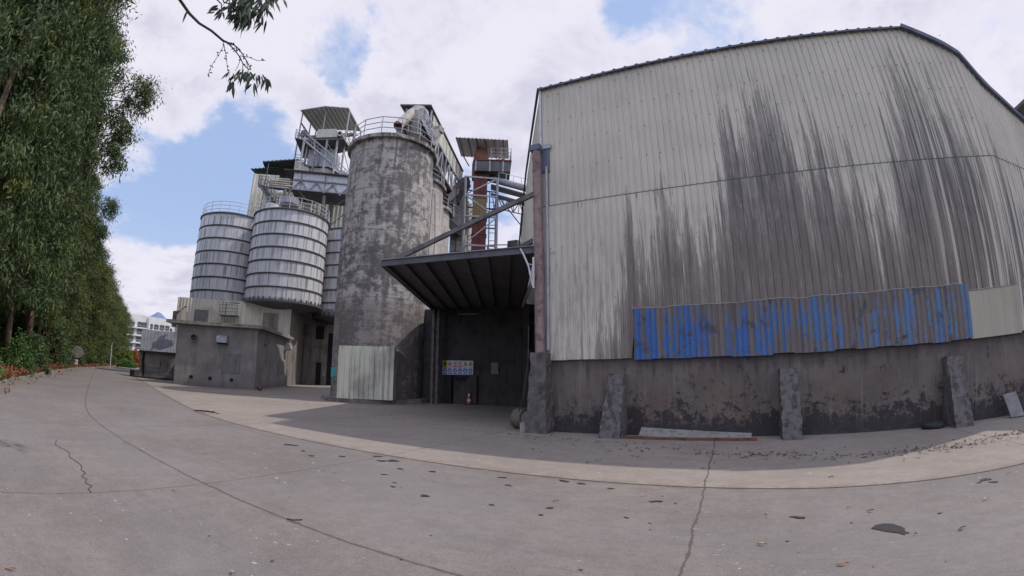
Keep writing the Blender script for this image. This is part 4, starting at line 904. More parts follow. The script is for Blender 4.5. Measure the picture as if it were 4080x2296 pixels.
pb = P(-66.6, -.9, 44.0); b = MB(); b.slab([pb, pb+V(.4, .5, 0), pb+V(.4, .5, .35), pb+V(0, 0, .35)], .04); lab(b.build('plate', 'rust', AX), 'small rusty plate on the railing')

# ================================================================== MILL HOUSE, GALLERY, ROOF TOWER
MH = thing('mill_house', 'tall cream corrugated mill house with green-edged shed roofs above the steel silos', 'building', tuple(P(-60.7, 0, 54)))
h0 = P(-60.75, 0, 54); h0.z = 0; em = Vector((.72, .69, 0)).normalized(); nm_ = facing(em, h0)
zt = 23.6
def hp(az, off=0): p = on_plane(h0, em, az, 0, off); p.z = 0; return p
h1, h2, h3 = hp(-57.6), hp(-55.9), hp(-47.2)
b = MB(); b.corr((h0.x, h0.y), (h1.x, h1.y), 0, zt, .55, .06); b.build('front_cladding', 'cream_sheet', MH)
b = MB(); b.corr((h1.x, h1.y), (h3.x, h3.y), 0, 21.6, .45, .05); b.build('front_cladding', 'cream_sheet', MH)
b = MB(); b.prism([((h1-nm_*3).x, (h1-nm_*3).y), ((h2-nm_*3).x, (h2-nm_*3).y), ((h2-nm_*3.2).x, (h2-nm_*3.2).y), ((h1-nm_*3.2).x, (h1-nm_*3.2).y)], 20, 26); b.build('recess_wall', 'dark_sheet', MH)
b = MB(); hb = h0-nm_*9; b.prism([((h0-nm_*.2).x, (h0-nm_*.2).y), ((h3-nm_*.2).x, (h3-nm_*.2).y), ((h3-nm_*9).x, (h3-nm_*9).y), (hb.x, hb.y)], 0, 21.5); b.build('core', 'dark_sheet', MH)
b = MB(); b.corr((hb.x, hb.y), (h0.x, h0.y), 0, zt, .55, .06); b.build('side_cladding', 'cream_sheet', MH)
l0 = P(-61.3, 22.65, 53.3); l1_ = P(-57.9, 23.45, 54.5)
b = MB(); b.corr_plane(l0, l1_, l0-nm_*6+V(0, 0, 1.0), .5, .08, .05); b.build('roof', 'green_sheet', MH)
u0 = P(-60.0, 23.75, 53.6); u1 = P(-55.7, 24.75, 53.6)
b = MB(); b.corr_plane(u0, u1, u0-nm_*7+V(0, 0, -.8), .5, .08, .05); b.build('upper_roof', 'green_sheet', MH)
b = MB(); b.slab([u0-V(0, 0, .06), u1-V(0, 0, .06), u1-nm_*7-V(0, 0, .9), u0-nm_*7-V(0, 0, .9)], -.05); b.build('roof_soffit', 'dark_sheet', MH)
c0, c1_, c2_, c3_ = P(-55.95, 23.4, 53.6), P(-53.9, 23.35, 53.9), P(-54.3, 24.1, 54.2), P(-55.97, 24.5, 53.6)
b = MB(); b.slab([c0, c1_, c2_, c3_], .1); b.build('gable_cladding', 'cream_sheet', MH)
c0, c1_, c2_, c3_, c4_ = P(-54.3, 22.8, 54.6), P(-49.6, 23.0, 53.0), P(-50.1, 23.6, 53), P(-51.8, 24.2, 53.5), P(-54.3, 23.9, 54.6)
b = MB(); b.slab([c0, c1_, c2_, c3_, c4_], .1); b.build('gable_cladding', 'cream_sheet', MH)
b = MB(); b.slab([P(-55.7, 24.75, 53.6), P(-54.1, 24.0, 54.0), P(-54.1, 24.0, 58), P(-55.7, 24.6, 58)], .08)
b.slab([P(-54.2, 24.05, 54.2), P(-51.7, 24.35, 53.2), P(-51.7, 24.3, 58), P(-54.2, 24.05, 58)], .08)
b.slab([P(-51.7, 24.4, 53.0), P(-49.4, 23.35, 52.0), P(-49.4, 23.3, 56), P(-51.7, 24.3, 57)], .08); b.build('lower_roof', 'dark_sheet', MH)
pa = P(-59.3, 21.0, 52.0); b = MB(); b.tube([V(pa.x, pa.y, 15), P(-59.2, 23.6, 52.8)], .05, 5); b.build('mast', 'dark_steel', MH)
# balcony with piled cement bags
BC = thing('balcony', 'steel balcony with stair in front of the mill house recess', 'balcony', tuple(P(-57.3, 21.0, 50)))
q_ = [P(-60.0, 20.85, 49.5), P(-56.1, 21.0, 48.0), P(-55.8, 21.2, 52), P(-59.7, 21.0, 52.5)]
b = MB(); b.slab(q_, -.15); b.build('deck', 'dark_sheet', BC)
b = MB(); railing(b, [q_[0], q_[0].lerp(q_[1], .28)], 1.2, .03); railing(b, [q_[3], q_[0]], 1.2, .03); railing(b, [q_[0].lerp(q_[1], .5), q_[1]], 1.3, .03, rails=(.5, 1.0)); b.build('railing', 'dark_steel', BC)
def stair(parent, A_, B_, wd, m1='galvanised', nst=12, rail=True, side=None):
    A_ = Vector(A_); B_ = Vector(B_); t_ = (B_-A_); sd_ = side or Vector((t_.y, -t_.x, 0)).normalized(); b = MB()
    for s_ in (0, 1):
        o_ = sd_*(wd*s_); b.beam(A_+o_, B_+o_, .05, .2)
        if rail:
            b.tube([A_+o_+V(0, 0, 1), B_+o_+V(0, 0, 1)], .03, 5); b.tube([A_+o_+V(0, 0, .5), B_+o_+V(0, 0, .5)], .022, 5)
            for k in range(6): p = A_.lerp(B_, k/5)+o_; b.tube([p, p+V(0, 0, 1)], .025, 5)
    b.build('stringer', m1, parent); b = MB()
    for k in range(nst): p = A_.lerp(B_, (k+.5)/nst); b.beam(p, p+sd_*wd, .22, .04)
    b.build('treads', 'dark_steel', parent)
stair(BC, P(-59.3, 21.0, 48.6), P(-57.6, 19.2, 46.8), .8, 'dark_steel', 12)
b = MB(); q2_ = [P(-57.6, 19.1, 46.5), P(-56.9, 19.1, 45.5), P(-56.5, 19.3, 46.8), P(-57.3, 19.3, 47.5)]; b.slab(q2_, -.1); railing(b, q2_, 1.0, .025, True); b.build('landing', 'dark_steel', BC)
SKG = 'cement bags piled on the balcony'
rs = random.Random(9)
for row in range(5):
    for k in range(6 if row < 4 else 3):
        u = (k+(.5 if row % 2 else 0))/6.2; u = u if row < 4 else .5+k*.15
        p = P(-58.5, 20.9, 48.4).lerp(P(-56.0, 21.05, 47.5), min(u, .96)); z = p.z+.12+row*.24
        b = MB(); L_ = .36; 
        b.tube([V(p.x, p.y, z)-em*L_, V(p.x, p.y, z)-em*(L_*.8), V(p.x, p.y, z+rs.uniform(-.01, .02)), V(p.x, p.y, z)+em*(L_*.8), V(p.x, p.y, z)+em*L_], [.04, .11, .125, .11, .04], 8)
        o = b.build('cement_bag', 'sack_cream', None, True); tag(o, 'cream cement bag in the pile on the mill house balcony', 'bag', SKG)

GA = thing('truss_gallery', 'inclined-looking corrugated conveyor gallery with zigzag truss above the steel silo tops', 'gallery', tuple(P(-52, 21, 47)))
ga, gb = P(-55.8, 23.15, 47.6), P(-47.6, 23.15, 46.8); gc, gd = P(-55.95, 21.1, 47.6), P(-47.6, 20.85, 46.8)
za, zb_ = ga.z, gc.z
b = MB(); b.corr((ga.x, ga.y), (gb.x, gb.y), zb_, za, .22, .05, .05, True); b.build('cladding', 'grey_sheet', GA)
gn = facing((gb-ga), ga); gu = (gb-ga).normalized(); L_ = (gb-ga).length
b = MB()
for z in (zb_, zb_+(za-zb_)*.56, za+.02): b.beam(V(ga.x, ga.y, z)+gn*.14, V(gb.x, gb.y, z)+gn*.14, .10, .13)
b.build('chord', 'roof_metal', GA); b = MB(); k = 0; zm = zb_+(za-zb_)*.56
xs2 = np.linspace(0, L_, 9)
for i in range(8):
    p, r_ = V(ga.x, ga.y, 0)+gu*xs2[i]+gn*.15, V(ga.x, ga.y, 0)+gu*xs2[i+1]+gn*.15
    b.beam(p+V(0, 0, zb_ if i % 2 == 0 else zm), r_+V(0, 0, zm if i % 2 == 0 else zb_), .11, .11)
    if i % 3 == 1: b.beam(p+V(0, 0, zb_), p+V(0, 0, za), .07, .07)
b.build('truss', 'roof_metal', GA)
b = MB(); back = -gn*3.4; b.slab([V(ga.x, ga.y, zb_), V(gb.x, gb.y, zb_), V(gb.x, gb.y, zb_)+back, V(ga.x, ga.y, zb_)+back], -.1); b.build('floor', 'dark_sheet', GA)
b = MB(); b.slab([V(ga.x, ga.y, za)-gu*1.1+gn*.4, V(gb.x, gb.y, za)+gn*.4, V(gb.x, gb.y, za+.5)+back, V(ga.x, ga.y, za+.5)+back-gu*1.1], .08); b.build('roof', 'dark_sheet', GA)
b = MB()
for az_, eb, et, D_ in ((-56.6, 18.2, 21.0, 47.2), (-51.65, 18.2, 20.9, 47.0)):
    b = MB(); p, r_ = P(az_, eb, D_), P(az_, et, D_); b.beam(V(p.x, p.y, 15.5), r_, .24, .24); b.build('post', 'beam_steel', GA)
b = MB(); pp = P(-50.6, 10, 48.5); b.beam(V(pp.x, pp.y, 11), V(pp.x, pp.y, 19.5), .28, .28); b.beam(P(-51.6, 18.6, 47.5), P(-48.9, 20.8, 47), .07, .07); b.beam(P(-50.6, 17.3, 48.3), P(-48.7, 19.2, 47.4), .07, .07)
b.beam(P(-54.9, 21.0, 47.5), P(-51.8, 18.5, 47.2), .09, .09); b.beam(P(-56.0, 21.2, 47.3), P(-56.3, 19.5, 47), .15, .15); b.build('brace', 'beam_steel', GA)
DH = thing('discharge_hopper', 'grey steel filter hopper on top of the front steel silo', 'hopper', tuple(P(-55.6, 17, 44)))
b = MB(); c = P(-55.9, 17.5, 43.6); b.lathe((c.x, c.y, 16.2), [(.3, 0), (.9, .6), (.95, 1.2), (.6, 1.3), (0, 1.3)], 10); b.build('body', 'galvanised', DH)
c = P(-57.9, 17.5, 45.5); b = MB(); b.lathe((c.x, c.y, 16.0), [(.3, 0), (.7, .5), (.7, 1.2), (0, 1.3)], 10); b.build('body', 'grey_sheet', DH)

TW = thing('roof_tower', 'open steel tower with a flat canopy roof and fan deck above the mill house', 'tower', tuple(P(-53, 24, 54)))
K = 1.16
tFL, tFR, tBR, tBL = P(-56.5, 30.35, 47.5*K), P(-50.1, 31.62, 45.2*K), P(-47.95, 29.15, 49.9*K), P(-53.95, 28.3, 51.8*K); tR = P(-53.35, 31.35, 46.2*K); tR2 = tBL.lerp(tBR, .5)+V(0, 0, .2)
b = MB(); b.slab([tFL, tR, tR2, tBL], .09); b.slab([tR, tFR, tBR, tR2], .09); b.build('roof', 'grey_sheet', TW)
for k in range(11):
    u = (k+.5)/11; b = MB(); top = (tFL.lerp(tR, u*2) if u < .5 else tR.lerp(tFR, u*2-1)); bt = (tBL.lerp(tR2, u*2) if u < .5 else tR2.lerp(tBR, u*2-1)); b.beam(top-V(0, 0, .05), bt-V(0, 0, .05), .045, .05); b.build('rafter', 'dark_steel', TW)
pL, pR, pBR, pBL = P(-56.5, 27.05, 45.6*K), P(-50.1, 27.9, 44.1*K), P(-48.9, 26.7, 46.6*K), P(-53.9, 24.95, 50.2*K)
pL2 = P(-55.2, 27.0, 45.4*K)
b = MB(); b.slab([pL2, pR, pBR, pBL], .2); b.build('fan_deck', 'dark_sheet', TW)
b = MB(); b.slab([pL, pL2, pBL, pBL-(pL2-pL)], .12); b.build('walkway', 'dark_sheet', TW)
b = MB(); railing(b, [pL, pL2], 1.25, .03); railing(b, [pBL-(pL2-pL), pL], 1.25, .03, False, 1.2); railing(b, [pR, pBR], 1.2, .03); railing(b, [pL2.lerp(pBL, .9), pBR], 1.2, .03, False, 1.4); b.build('railing', 'galvanised', TW)
base_z = 23.4
def leg(a, b2, w_=.14, m='galvanised'): x = MB(); x.beam(a, b2, w_, w_); x.build('post', m, TW)
for tp, az_ in ((tFL.lerp(tBL, .15), -56.03), (tR.lerp(tR2, .12), -53.22), (tFR.lerp(tBR, .08), -50.25), (tBL, -53.9), (tBR, -48.6), (tFR.lerp(tBR, .6), -49.4), (tFL.lerp(tBL, .65), -55.0)):
    leg(V(tp.x, tp.y, base_z), tp)
for az_, D_ in ((-55.25, 52), (-52.25, 51.8), (-50.9, 51.5), (-53.6, 53.5), (-49.9, 53), (-54.7, 54)):
    leg(P(az_, 0, D_)+V(0, 0, base_z-1.6), P(az_, 0, D_)+V(0, 0, pR.z-1.7), .18)
b = MB()
def X(a, c): b.beam(a, c, .07, .07)
fa, fb = tFL.lerp(tBL, .15), tBL
for z0_, z1_ in ((29.3, 31.0), (31.0, 32.6)): X(V(fa.x, fa.y, z1_), V(fb.x, fb.y, z0_)); X(V(fa.x, fa.y, z1_), V(fb.x, fb.y, z1_-.3)); X(V(fa.x, fa.y, z1_-.2), V(tFL.lerp(tBL, .65).x, tFL.lerp(tBL, .65).y, z1_-.2))
fa, fb = tFR.lerp(tBR, .1), tBR
for z0_, z1_ in ((25, 28), (28, 31), (31, 33)): X(V(fa.x, fa.y, z1_), V(fb.x, fb.y, z0_)); X(V(fa.x, fa.y, z0_), V(fb.x, fb.y, z1_))
X(P(-52.2, 27.2, 52), P(-52.9, 25.4, 52)); X(P(-52.3, 27.2, 52), P(-51.2, 26.1, 52)); X(P(-54.0, 27.2, 52), P(-53.6, 25.6, 52)); X(P(-50.8, 26.8, 51.6), P(-51.6, 25.5, 51.8)); X(P(-49.5, 26.6, 52.5), P(-50.8, 25.2, 52))
for e_ in (24.6, 24.9, 25.2): X(P(-56, e_, 52.5), P(-50.5, e_+.3, 52))
b.build('bracing', 'galvanised', TW)['kind'] = 'stuff'
stair(TW, P(-55.15, 26.9, 51.5), P(-50.5, 24.35, 49.5), .8, 'galvanised', 22)
stair(TW, P(-50.6, 24.4, 49.6), P(-48.6, 22.9, 48.5), .8, 'galvanised', 10)
BU = thing('blower_unit', 'large boxy off-white blower unit under the tower canopy', 'blower', tuple(P(-52.4, 27.6, 52)))
bx = P(-53.3, 27.75, 51.5); ux2 = (pR-pL2).normalized()
prof_ = [(-1.35, 0), (1.25, 0), (1.25, .55), (1.05, 1.15), (-1.2, 1.15), (-1.35, .85)]
cc = P(-52.4, 27.6, 51.7); cc.z = pR.z+.2; nn2 = facing(ux2, cc)
b = MB(); f_ = [cc+ux2*x+V(0, 0, z) for x, z in prof_]; bkf = [p-nn2*1.4 for p in f_]; n = len(f_)
b.add(f_+bkf, [tuple(range(n)), tuple(range(n, 2*n))[::-1]]+[(i, (i+1) % n, n+(i+1) % n, n+i) for i in range(n)]); b.build('casing', 'motor_paint', BU)
b = MB(); b.tube([cc+ux2*1.55+V(0, 0, .45)+nn2*.1, cc+ux2*1.55+V(0, 0, .45)-nn2*.9], .36, 14); b.build('motor', 'motor_paint', BU, True, 40)
b = MB(); b.tube([cc+ux2*1.55+V(0, 0, .45)+nn2*.13, cc+ux2*1.55+V(0, 0, .45)+nn2*.09], .2, 12); b.build('inlet', 'soot_black', BU)
b = MB(); c5 = cc-ux2*2.9+V(0, 0, .62); b.tube([c5+nn2*.2, c5-nn2*.5], .42, 14); tag(b.build('cooling_fan', 'dark_steel', None, True, 40), 'round dark fan left of the off-white blower on the tower deck', 'fan')
b = MB(); b.tube([tFL.lerp(tBL, .7)-V(0, 0, 1.9), tFR.lerp(tBR, .7)-V(0, 0, 1.5)], .28, 8); tag(b.build('overhead_duct', 'roof_metal', None, True, 40), 'long round duct slung beneath the tower canopy', 'duct')
BF = thing('bag_filter', 'grey bag filter body hidden behind the tower stairs', 'filter', tuple(P(-52.4, 25, 56)))
c = P(-52.3, 0, 55.5); b = MB(); b.box((c.x, c.y, 27.2), (3.4, 2.6, 2.6), Matrix.Rotation(.55, 3, 'Z')); b.build('body', 'grey_sheet', BF)
for k in range(4): b = MB(); p = c+ux2*(-1.5+k*1.0); b.lathe((p.x, p.y, 24.2), [(.15, 0), (.48, .8), (.48, 1.8)], 10); b.build('hopper', 'galvanised', BF)
c = P(-49.6, 0, 57); b = MB(); b.lathe((c.x, c.y, 0), [(1.3, 20), (1.3, 26.3), (.4, 27.0), (0, 27)], 20); tag(b.build('round_tank', 'duct_metal', None, True, 40), 'round grey tank peeking out behind the tower next to the big silo', 'tank')

# ================================================================== GALLERY AND CYCLONE OVER THE CONCRETE SILOS
GH = thing('silo_top_gallery', 'long dark-roofed conveyor gallery running back over the concrete silo tops', 'gallery', (-19, 21, 15))
g1, g2 = P(-38.58, 33.25, 28.2), P(-33.45, 25.45, 38.9); g0 = P(-43.02, 32.75, 28.6); g3 = g2+(g0-g1)
zr = 20.05
for v in (g0, g1, g2, g3): v.z = zr
b = MB(); b.slab([g0, g1, g2, g3], .10); b.build('roof', 'dark_sheet', GH)
gl = (g2-g1).normalized(); gw = (g0-g1).normalized(); wi = g1+gw*.12+gl*.5; we = g2+gw*.12
b = MB(); b.corr(((wi+gl*.6).x, (wi+gl*.6).y), (we.x, we.y), 18.55, 19.95, .3, .04); b.build('side_cladding', 'cream_sheet', GH)
b = MB()
for k in range(11):
    p = wi+gl*(k*1.15); b.beam(V(p.x, p.y, 16.6), V(p.x, p.y, 19.9), .10, .10)
    if k < 10: r_ = wi+gl*((k+1)*1.15); b.beam(V(p.x, p.y, 18.5 if k % 2 else 16.7), V(r_.x, r_.y, 16.7 if k % 2 else 18.5), .08, .08)
for z in (16.65, 18.5): b.beam(V(wi.x, wi.y, z), V(we.x, we.y, z), .14, .16)
b.build('truss', 'galvanised', GH)
b = MB(); b.slab([V(wi.x, wi.y, 16.6)+gl*3, V(we.x, we.y, 16.6), V(we.x, we.y, 16.6)+gw*2.2, V(wi.x, wi.y, 16.6)+gw*2.2+gl*3], -.12); b.build('floor', 'dark_sheet', GH)
lw = g0+gl*.3-gw*.4; b = MB(); b.corr(((lw+gl*10).x, (lw+gl*10).y), (lw.x, lw.y), 16.2, 19.95, .3, .04)
b.corr((lw.x, lw.y), ((lw-gw*.75).x, (lw-gw*.75).y), 15.2, 19.9, .3, .03); b.build('back_cladding', 'grey_sheet', GH)
b = MB(); b.slab([V(wi.x, wi.y, 15)+gl*3.2, V(lw.x, lw.y, 15)+gl*3.2, V(lw.x, lw.y, 19.9)+gl*3.2, V(wi.x, wi.y, 19.9)+gl*3.2], .1); b.build('inner_wall', 'dark_sheet', GH)
for p in (wi, lw): b = MB(); b.beam(V(p.x, p.y, 14.9), V(p.x, p.y, 19.95), .12, .12); b.build('post', 'galvanised', GH)
for k in (4, 8): p = wi+gl*k; b = MB(); b.beam(V(p.x, p.y, 14.6), V(p.x, p.y, 16.6), .14, .14); b.build('post', 'galvanised', GH)
wl = wi+gl*4.2+gw*1.2; b = MB(); b.corr((wl.x, wl.y), ((wl+gl*3.2).x, (wl+gl*3.2).y), 14.9, 16.6, .3, .03); b.corr(((wl+gl*3.2).x, (wl+gl*3.2).y), ((wl+gl*6.4).x, (wl+gl*6.4).y), 14.9, 16.6, .3, .03); b.build('lower_cladding', 'cream_sheet', GH)
CY = thing('cyclone', 'dusty cyclone separator with big curved pipes on the nearest concrete silo', 'cyclone', tuple(P(-40.7, 28, 25)))
c = P(-40.6, 0, 25.6); b = MB(); b.lathe((c.x, c.y, 15.0), [(.50, 0), (.25, .5), (.50, 1.1), (.52, 1.9), (.55, 2.0), (.50, 2.05), (.50, 2.6)], 24); b.build('body', 'duct_metal', CY, True, 40)
b = MB(); b.tube([P(-43.0, 30.35, 24.2), P(-41.1, 32.15, 25.5)], .30, 16, False); b.tube([P(-43.0, 30.35, 24.2), P(-41.1, 32.15, 25.5)], .255, 16, False); b.build('outlet_pipe', 'pale_duct', CY, True, 40)
b = MB(); p_ = P(-42.9, 30.45, 24.28); t_ = (P(-41.1, 32.15, 25.5)-p_).normalized(); b.tube([p_+t_*.06, p_+t_*.12], .26, 16); b.build('pipe_mouth', 'rust', CY)
b = MB(); b.tube([P(-41.1, 32.15, 25.5), P(-40.6, 32.5, 25.8), P(-40.0, 32.55, 26.0), P(-39.45, 32.2, 26.1), P(-39.25, 31.6, 26.1), P(-39.4, 31.0, 26.0)], [.30, .32, .30, .28, .27, .26], 16); b.build('elbow', 'roof_metal', CY, True, 40)
b = MB(); b.tube([P(-41.7, 31.0, 25.2), P(-41.55, 29.6, 25.2)], .09, 8); b.box(P(-42.4, 29.95, 25.6), (.5, .5, .7)); b.tube([P(-41.0, 29.7, 24.8), P(-39.5, 29.6, 24.8)], .10, 8); b.build('support', 'duct_metal', CY)
CT = thing('square_chute', 'square inclined steel chute dropping from the gallery onto the nearest silo', 'chute', tuple(P(-38, 29, 25)))
b = MB(); b.beam(P(-37.35, 30.15, 27.3), P(-39.3, 28.85, 25.6), .42, .42); b.build('duct', 'duct_metal', CT)
b = MB(); b.beam(P(-37.2, 30.0, 27.3), P(-37.9, 27.6, 27.0), .26, .26); b.build('leg', 'pale_duct', CT); b = MB(); b.box(P(-37.3, 30.3, 27.3), (.55, .55, .4)); b.build('head', 'duct_metal', CT)
b = MB(); pts = [P(-39.8, 30.9, 26.2), P(-38.7, 30.6, 26.2)]; railing(b, [P(-40.2, 29.6, 24.7), P(-38.9, 29.3, 25.6)], 1.3, .025); stair(CT, P(-39.9, 30.9, 25.4), P(-37.9, 28.0, 25.6), .5, 'galvanised', 12)
b.build('railing', 'galvanised', CT)

# ================================================================== RED BUCKET ELEVATOR, SCAFFOLD, BRIDGE
EL = thing('bucket_elevator', 'tall red and ochre bucket elevator casing with a small canopy roof on top', 'elevator', tuple(P(-31.1, 0, 38)))
D_ = 38.0; ec = P(-31.1, 0, D_); ec.z = 0; eu = Vector((.86, .50, 0)); ev = Vector((-.50, .86, 0)); Mr = Matrix((eu, ev, Vector((0, 0, 1)))).transposed()
def zel(e): return 1.6+D_*math.tan(math.radians(e))
for z0_, z1_, m_ in ((0, zel(19.5), 'red_paint'), (zel(19.5), zel(22.0), 'ochre_paint'), (zel(22.0), zel(24.6), 'red_paint')):
    n = max(1, round((z1_-z0_)/1.45)); 
    for k in range(n):
        za_, zb2 = z0_+(z1_-z0_)*k/n, z0_+(z1_-z0_)*(k+1)/n
        b = MB(); b.box((ec.x, ec.y, (za_+zb2)/2), (1.25, 1.0, zb2-za_-.03), Mr); b.box((ec.x, ec.y, zb2-.03), (1.36, 1.1, .05), Mr)
        b.beam(ec+V(0, 0, za_)+Mr @ V(0, -.51, 0), ec+V(0, 0, zb2)+Mr @ V(0, -.51, 0), .05, .04); b.build('casing', m_, EL)
b = MB(); zz0 = zel(24.6); b.add([ec+Mr @ V(x*s_, y*s_, 0)+V(0, 0, z) for (s_, z) in ((1, zz0), (1, zz0+1.2), (.72, zz0+2.6), (.55, zz0+3.0)) for x, y in ((-.8, -.55), (.8, -.55), (.8, .55), (-.8, .55))],
    [(4*j+k, 4*j+(k+1) % 4, 4*j+4+(k+1) % 4, 4*j+4+k) for j in range(3) for k in range(4)]+[(12, 13, 14, 15)]); b.build('head', 'faded_red', EL)
pz = zel(24.8); b = MB(); b.box(ec+Mr @ V(1.05, -.2, 0)+V(0, 0, pz+.55), (3.2, 2.2, 1.0), Mr); b.build('platform_box', 'dark_sheet', EL)
b = MB(); b.box(ec+Mr @ V(1.05, -.2, 0)+V(0, 0, pz+1.1), (3.4, 2.4, .10), Mr); b.build('platform', 'red_paint', EL)
for x in (-.45, .8, 2.0): b = MB(); b.box(ec+Mr @ V(x, -1.32, 0)+V(0, 0, pz+.55), (.14, .06, 1.1), Mr); b.build('strut', 'galvanised', EL)
b = MB(); railing(b, [ec+Mr @ V(.9, -1.35, 0)+V(0, 0, pz+1.15), ec+Mr @ V(2.7, -1.35, 0)+V(0, 0, pz+1.15), ec+Mr @ V(2.7, .9, 0)+V(0, 0, pz+1.15)], 1.15, .03, False, .9); b.build('railing', 'galvanised', EL)
ra, rb_, rc_, rd_ = P(-34.85, 29.6, 36.0), P(-27.4, 29.5, 36.5), P(-27.2, 27.0, 39.8), P(-33.9, 27.3, 40.2)
b = MB(); b.corr_plane(ra, rb_, rd_, .35, .05, .05); b.build('roof', 'grey_sheet', EL)
for k in range(6): u = (k+.4)/6; b = MB(); b.beam(ra.lerp(rb_, u)-V(0, 0, .06), rd_.lerp(rc_, u)-V(0, 0, .06), .06, .06); b.build('rafter', 'dark_steel', EL)
b = MB(); tp = P(-31.6, 28.9, 38); 
for dx_ in (-.65, .65): b.beam(ec+Mr @ V(dx_, -.3, 0)+V(0, 0, zz0+1.5), tp, .12, .12)
b.beam(ec+Mr @ V(.9, -.9, 0)+V(0, 0, pz+1.1), P(-27.9, 27.4, 38.5), .08, .08); b.beam(ec+Mr @ V(-1.1, 0, 0)+V(0, 0, pz+1.1), P(-33.8, 27.6, 39), .08, .08); b.build('roof_frame', 'faded_red', EL)
b = MB(); b.lathe(tuple(ec+Mr @ V(2.0, -.7, 0)+V(0, 0, pz+1.15)), [(.35, 0), (.35, .2), (.2, .35), (0, .36)], 12); b.build('motor', 'rust', EL)
SF = thing('scaffold_tower', 'galvanised lattice scaffold tower with diagonal braces standing before the red elevator', 'scaffold', tuple(P(-31, 0, 36)))
fl_, fr_ = P(-33.15, 0, 36), P(-28.78, 0, 36.3)
for v in (fl_, fr_): v.z = 0
bl_, br_ = fl_+ev*3.0, fr_+ev*3.0; zt2 = 1.6+36*math.tan(math.radians(24.9))
for v in (fl_, fr_, bl_, br_): b = MB(); b.beam(v, v+V(0, 0, zt2), .16, .16); b.build('post', 'galvanised' if v in (fl_, fr_) else 'dark_steel', SF)
lev = [zt2-.05, zt2-1.75, zt2-3.65, zt2-6.2, zt2-9.0, zt2-11.8, zt2-14.5]
b = MB()
for z in lev:
    b.beam(fl_+V(0, 0, z), fr_+V(0, 0, z), .11, .13); 
for i, (zh, zl) in enumerate(zip(lev[:-1], lev[1:])):
    a_, c_ = (fl_, fr_) if i % 2 else (fr_, fl_); b.beam(a_+V(0, 0, zh), c_+V(0, 0, zl), .09, .10)
b.build('bracing', 'galvanised', SF)
b = MB()
for z in lev: b.beam(bl_+V(0, 0, z), br_+V(0, 0, z), .09, .1); b.beam(fl_+V(0, 0, z), bl_+V(0, 0, z), .08, .1); b.beam(fr_+V(0, 0, z), br_+V(0, 0, z), .08, .1)
z = 0
while z < zt2-1: 
    b.beam(br_+V(-.55, -.3, z), br_+V(.0, 0, z+.0), .04, .05); b.beam(bl_+V(0, 0, z), bl_+V(.9, .5, z+.8), .05, .05); z += .75
b.beam(br_+V(-.55, -.3, 0), br_+V(-.55, -.3, zt2), .07, .07); b.beam(bl_+V(.9, .5, 0), bl_+V(.9, .5, zt2), .07, .07)
b.build('rear_bracing', 'dark_steel', SF)
BG = thing('conveyor_bridge', 'covered conveyor bridge on a truss joining the elevator to the warehouse', 'conveyor', tuple(P(-27, 23, 36)))
b = MB(); b.tube([P(-29.6, 24.6, 38.0), P(-24.3, 23.35, 35.0)], .30, 14); b.build('cover_tube', 'galvanised', BG, True, 40)
b = MB(); b.slab([P(-29.6, 24.0, 37.6), P(-24.3, 22.7, 34.7), P(-24.4, 22.2, 36.5), P(-29.6, 23.4, 39.5)], -.12); b.slab([P(-29.6, 22.9, 37.6), P(-24.6, 21.7, 34.9), P(-24.6, 21.3, 36.5), P(-29.6, 22.5, 39)], -.1); b.build('walkway', 'dark_sheet', BG)
b = MB(); railing(b, [P(-28.6, 24.7, 36.8), P(-24.4, 23.7, 34.4)], .62, .022, False, 1.0, (1.0,)); b.build('railing', 'white_steel', BG)
b = MB(); t0_, t1_ = [P(-29.4, 22.6, 37.4).lerp(P(-25.0, 21.5, 35.0), k/6) for k in range(7)], [P(-29.2, 21.0, 37.4).lerp(P(-25.2, 20.2, 35.0), k/6) for k in range(7)]
for k in range(6):
    b.beam(t0_[k], t0_[k+1], .10, .10); b.beam(t1_[k], t1_[k+1], .08, .08); b.beam(t0_[k] if k % 2 else t1_[k], t1_[k+1] if k % 2 else t0_[k+1], .06, .06); b.beam(t0_[k], t1_[k], .05, .05)
b.beam(P(-28.8, 22.6, 37), P(-25.6, 18.9, 36.5), .09, .09); b.beam(P(-25.3, 21.5, 35.6), P(-25.5, 15.0, 35.6), .14, .14); b.build('truss', 'dark_steel', BG)
IC = thing('inclined_chute', 'heavy grey inclined chute from the scaffold tower down to the second silo', 'chute', tuple(P(-34.5, 23, 34)))
b = MB(); b.beam(P(-33.0, 24.4, 38.2), P(-35.7, 21.9, 35.2), .62, .6); b.build('trough', 'beam_steel', IC); b = MB(); b.beam(P(-32.8, 23.9, 38.6), P(-35.0, 21.2, 36.2), .45, .6); b.build('frame', 'dark_steel', IC)
YP = thing('yard_pipework', 'jumble of dark pipes and railings on the roofs behind the canopy', 'pipework', tuple(P(-27.5, 15, 40)))
b = MB(); rp = random.Random(5)
for k in range(16):
    a = -30+rp.random()*4.5; e0 = 15.0; b.beam(P(a, 12, 40), P(a+rp.uniform(-.3, .3), 15.2+rp.random()*1.0, 40), .10, .10)
for e_ in (15.3, 15.7, 16.3): b.beam(P(-30.0, e_, 40), P(-25.8, e_+.1, 40), .08, .08)
b.beam(P(-27.0, 16.2, 39), P(-25.6, 14.8, 38), .5, .5); b.build('frame', 'dark_steel', YP)
b = MB(); b.box(P(-26.4, 16.2, 39), (1.0, .8, .9)); b.build('drive_unit', 'dark_sheet', YP)
b = MB(); bx0, bx1 = P(-31, 0, 42), P(-22.5, 0, 42); b.prism([(bx0.x, bx0.y), (bx1.x, bx1.y), (bx1.x, bx1.y+6), (bx0.x, bx0.y+6)], 0, 12.6); b.build('block', 'dark_sheet', YP)

